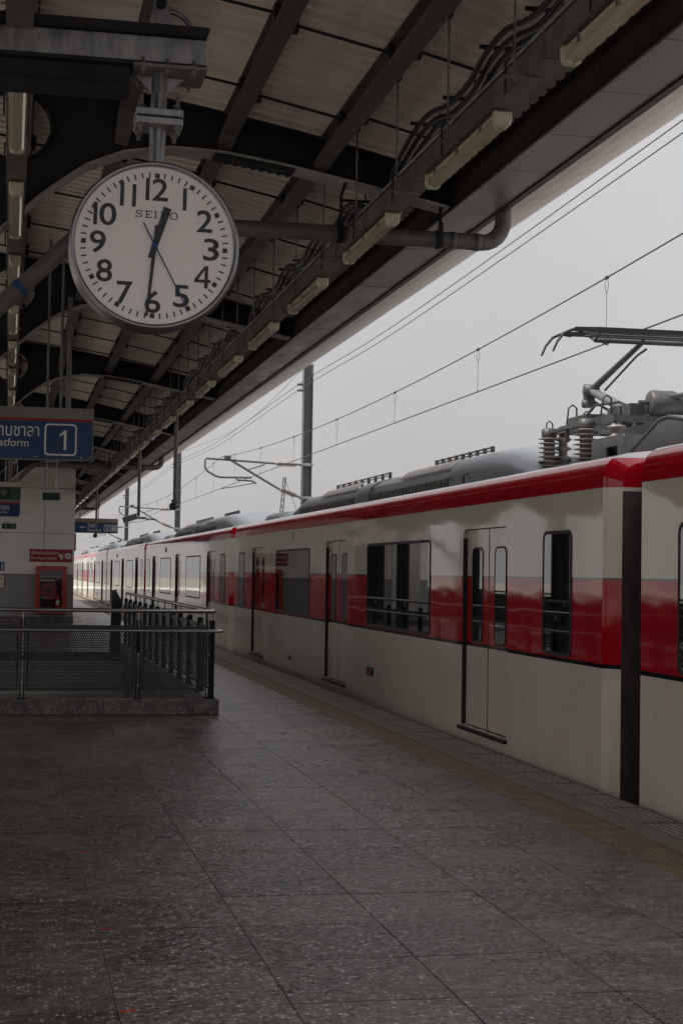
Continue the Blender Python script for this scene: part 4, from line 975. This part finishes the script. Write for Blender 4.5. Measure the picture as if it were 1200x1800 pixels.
# ------------------------------------------------------------------ the train
TXC, HWD, HL = 5.65, 1.43, 9.77            # track centre, half width, half length of the flat side
PITCH = 20.28; C1 = 20.93                  # coach pitch, centre of the coach in full view
DOORS, DW, DZ0, DZ1 = (-6.79, 0, 6.79), .715, .095, 1.935
def coach_body():
    b = MB(); x = -HWD; ZB = -.85; r = .09
    cuts = [-HL]
    for d in DOORS: cuts += [d - DW, d + DW]
    cuts.append(HL)
    for i in range(len(cuts) - 1):
        y0, y1 = cuts[i], cuts[i + 1]
        if i % 2 == 0: b.add([(x, y0, ZB), (x, y1, ZB), (x, y1, 2.16), (x, y0, 2.16)], [(0, 1, 2, 3)])
        else:
            b.add([(x, y0, DZ1), (x, y1, DZ1), (x, y1, 2.16), (x, y0, 2.16)], [(0, 1, 2, 3)]); b.add([(x, y0, ZB), (x, y1, ZB), (x, y1, DZ0), (x, y0, DZ0)], [(0, 1, 2, 3)])
            for s, yc in ((1, y0), (-1, y1)):      # rounded upper corners of the opening
                p = [(x, yc, DZ1)] + [(x, yc + s * (r - r * math.cos(math.radians(a))), DZ1 - r + r * math.sin(math.radians(a))) for a in (0, 30, 60, 90)]
                b.add(p, [tuple(range(5))])
            xi = x + .085                            # reveals
            b.add([(x, y0, DZ0), (x, y0, DZ1), (xi, y0, DZ1), (xi, y0, DZ0)], [(0, 1, 2, 3)]); b.add([(x, y1, DZ0), (x, y1, DZ1), (xi, y1, DZ1), (xi, y1, DZ0)], [(0, 1, 2, 3)])
            b.add([(x, y0, DZ1), (x, y1, DZ1), (xi, y1, DZ1), (xi, y0, DZ1)], [(0, 1, 2, 3)]); b.add([(x, y0, DZ0), (x, y1, DZ0), (xi, y1, DZ0), (xi, y0, DZ0)], [(0, 1, 2, 3)])
    b.add([(HWD, -HL, ZB), (HWD, HL, ZB), (HWD, HL, 2.16), (HWD, -HL, 2.16)], [(0, 1, 2, 3)])
    half = [(-1.43, 2.16), (-1.4285, 2.22), (-1.422, 2.275), (-1.404, 2.325), (-1.372, 2.363), (-1.322, 2.392), (-1.25, 2.412), (-.9, 2.455), (-.45, 2.488), (0, 2.50)]
    prof = half + [(-a, z) for a, z in half[-2::-1]]; n = len(prof)
    vs = [(a, y, z) for y in (-HL, HL) for a, z in prof]
    b.add(vs, [(i, i + 1, n + i + 1, n + i) for i in range(n - 1)], 0, True)
    full = [(-HWD, ZB)] + prof + [(HWD, ZB)]; m = len(full)
    for s in (-1, 1):                               # tapered corner and end wall
        ends = [(s * HL, 0.0, 0.0), (s * (HL + .035), .022, .018), (s * (HL + .115), .105, .075)]
        vs = [(a * (1 - ins / HWD), y, z if z < 0 else z - dz * max(0, (z - 1.9) / .6)) for y, ins, dz in ends for a, z in full]
        b.add(vs, [(q * m + i, q * m + i + 1, (q + 1) * m + i + 1, (q + 1) * m + i) for q in (0, 1) for i in range(m - 1)], 0, True)
        b.add(vs[2 * m:], [(0, 1, m - 2, m - 1)], 1); b.add(vs[2 * m:], [tuple(range(1, m - 1))])  # lower end wall: shade of the coach gap put into a dark colour
    return b.mesh('body', [livery, mat('end_wall_painted_shade', (.075, .066, .06), .6, var=.3, vscale=4)], fixn=False)
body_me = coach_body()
def pane_pair(y0, y1, z0, z1, r, fw=.022):
    f = MB().ring_prism(rrect(y0, y1, z0, z1, r, 5), rrect(y0 + fw, y1 - fw, z0 + fw, z1 - fw, max(.01, r - fw), 5), 0, -.007, 'X').mesh('window', black_rubber)
    p = MB().prism(rrect(y0 + fw * .6, y1 - fw * .6, z0 + fw * .6, z1 - fw * .6, max(.01, r - fw * .6), 5), .002, -.0035, 'X').mesh('pane', glass_train)
    return f, p
W_wide = pane_pair(-1.49, 1.49, .885, 1.865, .07, .03); W_small = pane_pair(-.34, .34, .885, 1.865, .075, .026); W_door = pane_pair(-.175, .175, .885, 1.765, .085, .016)
leaf_me = MB().box(0, .035, -.352, .352, DZ0 + .012, DZ1 - .004, bev=.004).mesh('door_leaf', livery)
sill_me = MB().box(-.035, .085, -DW - .02, DW + .02, .060, .093, bev=.004).mesh('door_sill', black_rubber)
seal_me = MB().box(.043, .07, -.0085, .0085, DZ0, DZ1).mesh('door_seal', black_rubber)
jamb_me = MB().box(.004, .084, -.012, 0, DZ0 + .01, DZ1 - .08).mesh('door_jamb', black_rubber)
def loft(secs, m, name, parent, mats=None):
    """secs: list of (y, [(x,z)...])"""
    b = MB(); n = len(secs[0][1]); vs = [(x, y, z) for y, s in secs for x, z in s]
    b.add(vs, [(q * n + i, q * n + i + 1, (q + 1) * n + i + 1, (q + 1) * n + i) for q in range(len(secs) - 1) for i in range(n - 1)], 0, True)
    b.add(vs[:n], [tuple(range(n))]); b.add(vs[-n:], [tuple(range(n))]); return b.build(name, m, parent)
def hump(h, w=1.0, z0=2.415):
    pr = [(-1, 0), (-.995, .30), (-.96, .55), (-.84, .74), (-.6, .88), (-.3, .97), (0, 1)]
    pr = pr + [(-a, c) for a, c in pr[-2::-1]]
    return [(a * w, z0 + c * h) for a, c in pr]
def air_unit(root, y0, y1, far_slope):
    u = loft([(y0, hump(.40, .97)), (y1 - (1.1 if far_slope else 0) - .001, hump(.43, .97)), (y1, hump(.22 if far_slope else .43, .93))], roof_gear, 'air_conditioner', root)
    g = MB(); L = y1 - y0 - (1.2 if far_slope else .25)
    g.box(-.99, -.96, y0 + .12, y0 + .12 + L, 2.455, 2.555).build('side_grille', grille_m, u)
    s = MB(); k = 0
    while k * .16 < L - .1: s.box(-1.0, -.991, y0 + .16 + .16 * k, y0 + .20 + .16 * k + random.choice((0, .05)), 2.465, 2.465 + random.choice((.05, .075, .08))); k += 1
    s.build('grille_slat', roof_gear_dark, u)
    t = MB(); k = 0
    while k * .07 < L * .62: t.obox((-.87, y0 + .2 + .07 * k, 2.725), (1, 0, .75), (0, 1, 0), (-.75, 0, 1), .085, .018, .006); k += 1
    t.build('louvre', flange_grey, u)
    c = MB().tube([(-.40, y0 + .35, 2.935), (-.40, y1 - 1.3, 2.935)], .012, 6).tube([(-.40, y0 + .35, 2.90), (-.40, y1 - 1.3, 2.90)], .009, 6)
    k = y0 + .35
    while k < y1 - 1.28: c.box(-.42, -.38, k - .02, k + .02, 2.80, 2.945); k += (y1 - y0 - 1.65) / 8
    c.build('roof_step', roof_gear_dark, u)
def make_coach(label):
    t = thing('train_coach', label, 'train', (TXC, C1, 0), 'coaches of the red and cream train')
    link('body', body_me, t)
    for d in DOORS:
        for s in (-1, 1):
            o = link('door_leaf', leaf_me, t, (-HWD + .045, d + s * .3595, 0))
            w = link('window', W_door[0], o, (.0, 0, 0)); link('pane', W_door[1], o, (-.001, 0, 0))
        link('door_seal', seal_me, t, (-HWD, d, 0)); link('door_sill', sill_me, t, (-HWD, d, 0)); link('door_jamb', jamb_me, t, (-HWD, d + DW, 0))
    for y in (-3.39, 3.39): o = link('window', W_wide[0], t, (-HWD, y, 0)); link('pane', W_wide[1], o)
    for y in (-8.78, 8.80): o = link('window', W_small[0], t, (-HWD, y, 0)); link('pane', W_small[1], o)
    air_unit(t, -3.95, .1, False); air_unit(t, 1.0, 6.35, True)
    loft([(.101, hump(.435, .99)), (.5, hump(.44, 1.0)), (.999, hump(.435, .99))], roof_gear, 'roof_cover', t)
    f = loft([(-6.45, hump(.05, .90)), (-6.25, hump(.22, .95)), (-5.8, hump(.37, .99)), (-5.1, hump(.455, 1.0)), (-3.951, hump(.47, 1.0))], fairing_m, 'roof_fairing', t)
    for y in (-4.3, -4.9): MB().tube([(-1.10, y, 2.43), (-1.10, y, 2.53), (-1.10, y - .18, 2.54), (-1.10, y - .2, 2.49)], .012, 6).build('roof_hook', roof_gear_dark, t)
    loft([(7.6, hump(.05, .9)), (7.9, hump(.24, .95)), (9.2, hump(.26, .95)), (9.5, hump(.1, .9))], fairing_m, 'roof_fairing', t)
    MB().box(-HWD - .028, -HWD - .001, 3.28, 3.33, 2.01, 2.15, bev=.004).build('side_lamp', stainless, t)
    l = MB().box(-HWD - .012, -HWD - .001, -2.31, -1.98, .30, .40, bev=.003).build('indicator_plate', black_rubber, t); MB().box(-HWD - .018, -HWD - .0125, -2.26, -2.05, .32, .38, bev=.003).build('red_lens', lens_red, l)
    MB().box(-HWD - .006, -HWD - .001, 3.32, 3.58, .18, .245, bev=.002).build('vent', grille_m, t)
    MB().box(-1.2, 1.2, -8.5, 8.5, -1.05, -.86).build('underframe', black_rubber, t)
    g = MB()
    for k in range(5): g.box(-1.13 - .03 * (k % 2), 1.13 + .03 * (k % 2), HL + .13 + .095 * k, HL + .13 + .095 * (k + 1) - .002, -.8, 2.32)
    g.build('gangway', bellows_m, t)  # bellows shaped wide to keep light out of the coach gap
    MB().box(-.98, .98, HL + .17, HL + .58, -1.0, -.3).build('coupler_box', black_rubber, t)
    return t
labs = ['nearest red and cream train coach, cut off by the right edge', 'red and cream train coach in full view with the pantograph on its roof', 'third train coach, just beyond the long coach with the pantograph',
        'fourth train coach, behind the railing and partly mirrored', 'fifth train coach far along the platform', 'last train coach seen beside the white wall']
c1 = make_coach(labs[1])
coaches = {1: c1}
for k in (0, 2, 3, 4, 5):
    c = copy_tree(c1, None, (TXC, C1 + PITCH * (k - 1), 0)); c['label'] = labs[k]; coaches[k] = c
for k in (0,):      # the nearest coach carries no fairing by its far end in the picture
    for ch in list(coaches[k].children):
        if ch.name.startswith('roof_fairing') and ch.data.vertices[0].co.y > 7: bpy.data.objects.remove(ch)

# pantograph and roof gear of the full coach
def insulator(b, c, h, r, n, axis='Z', mi=0):
    prof = [(r * .45, 0)]
    for k in range(n):
        z = h * (k + .25) / n; prof += [(r * .5, z), (r, z + h / n * .22), (r * .98, z + h / n * .32), (r * .5, z + h / n * .55)]
    prof += [(r * .5, h)]; return b.lathe(c, prof, axis, 16, mi)
PY = 14.0
pg = thing('pantograph', 'raised grey single-arm pantograph touching the overhead wire', 'pantograph', (TXC, PY, 2.50))
b = MB().box(-.55, .55, -.75, -.68, .36, .42).box(-.55, .55, .68, .75, .36, .42).box(-.55, -.48, -.679, .679, .362, .43).box(.48, .55, -.679, .679, .362, .43).box(-.16, .16, -.62, .679, .37, .45)
b.box(-.6, -.2, -.2, .3, .384, .472).box(-.3, .3, -.5, -.3, .424, .55)
base = b.build('base_frame', roof_gear_dark, pg)
for x in (-.5, .5):
    for y in (-.7, .7): q = MB(); insulator(q, (x, y, 0), .355, .085, 4); q.build('insulator', insul_m, pg)
knee, root_, headp = Vector((0, 1.30, .865)), Vector((0, -.05, .46)), Vector((0, -.04, 1.17))
MB().tube([root_, root_ * .45 + knee * .55, knee], [.058, .046, .040], 12).build('lower_arm', roof_gear, pg)
MB().tube([knee, headp], [.036, .024], 10).build('upper_arm', roof_gear_dark, pg)
MB().tube([(0.12, .45, .44), (0.06, 1.36, .76)], .014, 6).tube([(.10, 1.18, .86), (.08, .30, 1.09), (.08, .08, 1.12)], .012, 6).build('guide_rod', roof_gear_dark, pg)
MB().lathe((-.07, 1.30, .865), [(.0, 0), (.062, 0), (.062, .14), (0, .14)], 'X', 14).box(-.04, .04, 1.30, 1.42, .70, .90).lathe((-.06, 1.38, .74), [(0, 0), (.04, 0), (.04, .12), (0, .12)], 'X', 10).build('knee_joint', roof_gear_dark, pg)
MB().lathe((-.22, -.05, .46), [(0, 0), (.06, 0), (.06, .44), (0, .44)], 'X', 14).box(-.28, -.12, -.2, .12, .40, .56).box(.1, .25, .2, .5, .42, .62).build('pivot_block', roof_gear_dark, pg)
hd = MB().tube([(-.45, 0, 1.17), (.45, 0, 1.17)], .022, 8).tube([(-.52, -.05, 1.215), (.52, -.05, 1.215)], .012, 6).tube([(-.52, .07, 1.215), (.52, .07, 1.215)], .012, 6)
for x in (-.45, .45): hd.tube([(x, -.16, 1.235), (x, 0, 1.165), (x, .16, 1.235)], .013, 6)
head = hd.build('head_frame', roof_gear_dark, pg)
for y in (-.16, .16):
    MB().prism([(-.72, 1.222), (.72, 1.222), (.70, 1.258), (.45, 1.266), (-.45, 1.266), (-.70, 1.258)], y - .022, y + .022, 'Y').build('contact_strip', black_rubber, pg)
    for s in (-1, 1):
        MB().tube([(s * .62, y, 1.225), (s * .72, y, 1.235), (s * .80, y, 1.20), (s * .865, y, 1.12), (s * .905, y, 1.03)], [.015, .014, .013, .012, .011], 8).build('horn', black_rubber, pg)
sp_ = MB()
for x in (-.30, .30): sp_.tube([(x + .022 * math.cos(k * .9), .15 + .014 * k, .50 + .022 * math.sin(k * .9)) for k in range(40)], .005, 5)
sp_.build('spring', roof_gear_dark, pg)
MB().tube([(-.5, .2, .44), (-.42, .05, .58), (-.25, -.1, .60), (-.1, -.3, .5), (.1, -.45, .56)], .013, 6).build('air_hose', black_rubber, pg)
MB().tube([(-.52, .55, .42), (-.50, .55, .60), (-.46, .55, .63), (-.42, .55, .60), (-.42, .55, .42)], .009, 6).tube([(-.52, -.35, .42), (-.50, -.35, .60), (-.46, -.35, .63), (-.42, -.35, .60), (-.42, -.35, .42)], .009, 6).build('stop_hoop', black_rubber, pg)
cb2 = MB()
for x in (-.36, .5): cb2.tube([(x, .0, 1.24), (x + .07, .0, 1.18), (x + .03, 0, 1.13), (x - .04, 0, 1.16)], .006, 5)
cb2.build('shunt_wire', wire_m, pg)
for (x, y, lab) in ((5.0, 14.66, 'ribbed grey insulator post on the train roof, left one'), (5.0, 13.65, 'larger ribbed grey insulator post on the train roof beside the pantograph')):
    t = thing('roof_insulator', lab, 'insulator', (x, y, 2.455), 'insulator posts on the train roof')
    big = y < 14; q = MB(); insulator(q, (0, 0, .075), .30, .118 if big else .105, 7); q.build('porcelain', insul_m, t)
    MB().box(-.16, .14, -.22, .16, -.03, .03, bev=.006).box(-.10, .10, -.10, .10, .03, .075, bev=.006).lathe((0, 0, .37), [(.07, 0), (.075, .01), (.075, .075), (.05, .085), (0, .085)], 'Z', 14).build('fitting', roof_gear_dark, t)
    MB().tube([(-.03, 0, .45), (-.03, 0, .50), (0, 0, .525), (.03, 0, .50), (.03, 0, .45)], .008, 6).build('lifting_eye', roof_gear_dark, t)
t = thing('roof_busbar', 'dark copper busbar joining the insulator posts on the roof', 'busbar', (5.0, 14.2, 2.86))
MB().box(-.02, .02, -.42, .42, 0, .012).box(-.02, .02, -.05, -.03, -.12, 0).box(-.02, .25, -.55, -.50, -.0, .012).build('bar', roof_gear_dark, t)
t = thing('roof_bracket_box', 'grey sheet metal box with a square window on the train roof', 'box', (5.02, 12.98, 2.46))
o = MB().ring_prism(rrect(-.37, .37, 0, .235, .02, 1), rrect(-.24, .04, .035, .145, .012, 1), -.08, -.06, 'X').build('front_plate', roof_gear, t)
MB().box(-.058, .30, -.368, -.35, .001, .232).box(-.058, .30, .35, .368, .001, .232).box(-.058, .30, -.349, .349, .217, .232).build('shell', roof_gear, t)
t = thing('roof_equipment_case', 'grey sloped equipment case on the roof above the coach gap', 'case', (4.93, 11.85, 2.43))
MB().prism([(.56, .02), (.56, .10), (-.02, .30), (-.2, .31), (-.62, .24), (-.62, .02)], 0, .75, 'X').build('case', roof_gear, t)
MB().prism([(.575, .095), (.575, .112), (-.02, .318), (-.205, .328), (-.63, .258), (-.63, .245), (-.2, .312), (-.02, .302)], -.012, .76, 'X').build('lid', roof_gear, t)
t = thing('circuit_breaker', 'dark horizontal circuit breaker with ribbed insulator at the right edge', 'breaker', (5.66, 13.25, 2.47))
q = MB(); insulator(q, (0, 0, .0), .42, .12, 4); q.build('support_insulator', insul_m, t)
MB().lathe((-.22, 0, .56), [(0, -.02), (.09, -.02), (.11, .0), (.11, .20), (.09, .25), (.09, .42), (0, .42)], 'X', 18).build('tank', roof_gear_dark, t)
q = MB(); insulator(q, (.20, 0, .56), .5, .15, 5, 'X'); q.build('ribbed_insulator', insul_m, t)
MB().lathe((.70, 0, .56), [(0, 0), (.15, 0), (.15, .35), (0, .35)], 'X', 14).box(.6, 1.0, -.06, .06, .66, .74).tube([(-.20, 0, .60), (.0, -.13, .62), (.35, -.17, .70), (.75, -.15, .76)], .022, 8).tube([(-.33, 0, .56), (-.22, 0, .56)], .022, 6).build('terminal', roof_gear_dark, t)

# ------------------------------------------------------------------ overhead line: masts, cantilevers, wires
MASTY = [9.3, 44.3, 79.4, 114.5]
mlab = {44.3: 'nearest grey steel mast rising behind the train roof', 79.4: 'second grey mast, left of the hanging camera pole', 114.5: 'farthest grey mast behind the elevator sign', 9.3: ''}
for my in MASTY[1:]:
    t = thing('line_mast', mlab[my], 'mast', (8.05, my, -1.15), 'overhead line masts')
    MB().box(-.13, -.112, -.13, .13, 0, 8.47).box(.112, .13, -.13, .13, 0, 8.47).box(-.112, .112, -.008, .008, 0, 8.47).build('post', mast_m, t)
    MB().box(-.16, .16, -.15, -.131, 5.62, 5.70).box(-.16, .16, .131, .15, 5.62, 5.70).box(-.16, .16, -.15, -.131, 4.70, 4.78).box(-.16, .16, .131, .15, 4.70, 4.78).build('clamp_band', galv, t)
    MB().box(-.3, -.13, -.03, .03, 7.86, 7.92).box(-.3, -.13, -.03, .03, 7.70, 7.75).build('feeder_bracket', mast_m, t)
    c = thing('cantilever', {44.3: 'nearest grey tube cantilever holding the overhead wires', 79.4: 'second grey tube cantilever, behind the box camera', 114.5: 'farthest small cantilever on the mast behind the elevator sign'}[my], 'cantilever', (0, my, 0), 'wire cantilevers on the masts')
    MB().tube([(7.12, 0, 4.525), (5.26, 0, 4.61)], .030, 8).build('top_tube', mast_m, c)
    MB().tube([(7.24, 0, 3.84), (5.86, 0, 4.62)], .032, 8).build('stay_tube', mast_m, c)
    MB().tube([(5.26, 0, 4.61), (5.22, 0, 4.58), (5.22, 0, 4.36), (5.30, 0, 4.25), (5.52, 0, 4.13), (5.66, 0, 4.10), (6.52, 0, 4.11)], .028, 8).build('registration_tube', mast_m, c)
    MB().tube([(6.10, .05, 4.10), (6.12, .05, 4.04), (6.55, .05, 4.02), (6.66, .05, 3.95)], .022, 6).tube([(6.64, .05, 3.97), (6.1, .05, 3.86), (5.66, .05, 3.785)], .014, 6).build('steady_arm', mast_m, c)
    MB().tube([(6.9, 0, 4.53), (6.85, 0, 4.47), (6.42, 0, 4.33)], .018, 6).build('brace', mast_m, c)
    for a, d in (((7.12, 0, 4.525), (7.92, 0, 4.51)), ((7.24, 0, 3.84), (7.92, 0, 3.585))):
        a, d = Vector(a), Vector(d); L = (d - a).length; u = (d - a) / L; pts = []; rs = []
        nn = 11
        pts += [a, a + u * .08]; rs += [.035, .035]
        for k in range(nn):
            s0 = .10 + (L - .26) * k / nn; dl = (L - .26) / nn
            pts += [a + u * s0, a + u * (s0 + dl * .35), a + u * (s0 + dl * .5), a + u * (s0 + dl * .9)]; rs += [.03, .085, .083, .03]
        pts += [a + u * (L - .14), d]; rs += [.035, .03]
        MB().tube(pts, rs, 12).build('insulator', insul_m, c)
    MB().box(5.76, 5.92, -.04, .04, 4.58, 4.70).box(5.70, 5.98, -.03, .03, 4.655, 4.675).build('wire_clamp', roof_gear_dark, c)
ol = thing('overhead_line', 'overhead contact wire and messenger wire with droppers above the train', 'wire', (TXC, 0, 0))
def mess(y):
    k = (y - 26.8) / 35.05; k = (k - round(k)) * 2
    return 4.235 + .42 * k * k
N = [-26 + 1.5 * k for k in range(110)]
MB().tube([(.19 * 0, y, mess(y)) for y in N], .0075, 6).build('messenger_wire', wire_m, ol)
MB().tube([(0, y, 3.783) for y in (-26, 20, 60, 139)], .0075, 6).build('contact_wire', wire_m, ol)
for k in range(-4, 24):
    y = 14.9 + 4.42 * k; z = mess(y)
    d = MB().tube([(0, y, 3.79), (0, y, z - .16)], .0028, 5).tube([(0, y, z - .16), (.02, y + .01, z - .10), (.02, y, z - .05), (0, y, z - .012), (-.02, y, z - .05), (-.015, y, z - .10), (0, y, z - .16)], .0028, 5).build('dropper', wire_m, ol)
    MB().lathe((0, y - .02, z), [(0, -.001), (.019, 0), (.019, -.04), (0, -.041)], 'Y', 10).build('clamp', roof_gear_dark, d)
    MB().lathe((0, y - .012, 3.785), [(0, 0), (.012, 0), (.012, -.024), (0, -.024)], 'Y', 8).build('clamp', roof_gear_dark, d)
for z0, lab in ((0, 'upper of two bare feeder wires below the canopy edge'), (-.155, 'lower of two bare feeder wires below the canopy edge')):
    pts = smooth([(7.8, -20, 7.55 + z0), (7.8, 9, 7.25 + z0), (7.8, 18.4, 7.0 + z0), (7.8, 33, 6.72 + z0), (7.78, 44.3, 6.735 + z0), (7.78, 62, 6.5 + z0), (7.78, 79.4, 6.735 + z0), (7.78, 97, 6.5 + z0), (7.78, 114.5, 6.735 + z0)], 5)
    tag(MB().tube(pts, .0085, 6).build('feeder_wire', wire_m), lab, 'wire', 'feeder wires on the masts')
tag(MB().tube(smooth([(8.0, 44.3, 7.28), (8.0, 58, 6.7), (8.0, 79.4, 7.28)], 8), .007, 5).build('earth_wire', wire_m), 'thin sagging wire between the tops of the two masts', 'wire')

# ------------------------------------------------------------------ distant crane, opposite platform fence
cr = thing('crane', 'distant thin lattice crane jib standing above the train roof', 'crane', (48, 300, -12))
b = MB(); top = Vector((2.4, 0, 31.5)); nb = 26
leg = [Vector((x, y, 0)) for x, y in ((-.42, -.42), (.42, -.42), (.42, .42), (-.42, .42))]
for l in leg: b.bar(l, l * .55 + top, .10, .10)
for k in range(nb):
    for q in range(4):
        f0, f1 = k / nb, (k + 1) / nb
        p = leg[q] * (1 - .45 * f0) + top * f0; r = leg[(q + 1) % 4] * (1 - .45 * f1) + top * f1; b.bar(p, r, .07, .07)
b.build('lattice_mast', mast_m, cr); MB().box(-3, 3, -3, 3, 0, 3).build('crane_base', mast_m, cr)
MB().tube([(2.4, 0, 31.3), (6, 0, 22), (5, 0, 3)], .05, 5).build('hoist_rope', wire_m, cr)
of = thing('opposite_fence', 'dark bar fence with added solid infill along the far platform edge, mirrored in the train windows', 'fence', (-5.7, 0, 0))
for y0 in range(-12, 70, 4):
    b = MB().tube([(0, y0, 1.05), (0, y0 + 4, 1.05)], .025, 6).tube([(0, y0, .15), (0, y0 + 4, .15)], .02, 6)
    for k in range(20): b.box(-.008, .008, y0 + .2 * k - .008, y0 + .2 * k + .008, .15, 1.05)
    b.box(-.03, .03, y0 - .03, y0 + .03, .001, 1.1).box(.012, .018, y0 + .05, y0 + 3.95, .18, .98).build('fence_panel', rail_black, of)  # thin solid sheet added to hide the bright track bed from the reflections
tag(MB().box(-25.8, -25.5, -60, 260, -1.149, .15).build('parapet_wall', concrete), 'low concrete parapet beyond the opposite track', 'wall')
tag(MB().box(12.1, 12.4, -60, 260, -1.149, .15).build('parapet_wall', concrete), 'low concrete parapet beyond the train', 'wall')
bpy.data.objects.remove(_to)
# pieces of a few millimetres that the photograph does not let one pick apart stay joined
for o in bpy.data.objects:
    if o.name.split('.')[0] in ('conduit_strap', 'grille_slat', 'louvre', 'bolt', 'screw', 'clip', 'splice_plate', 'handrail_bracket', 'minute_track', 'roof_step', 'tube_holder'): o['kind'] = 'stuff'
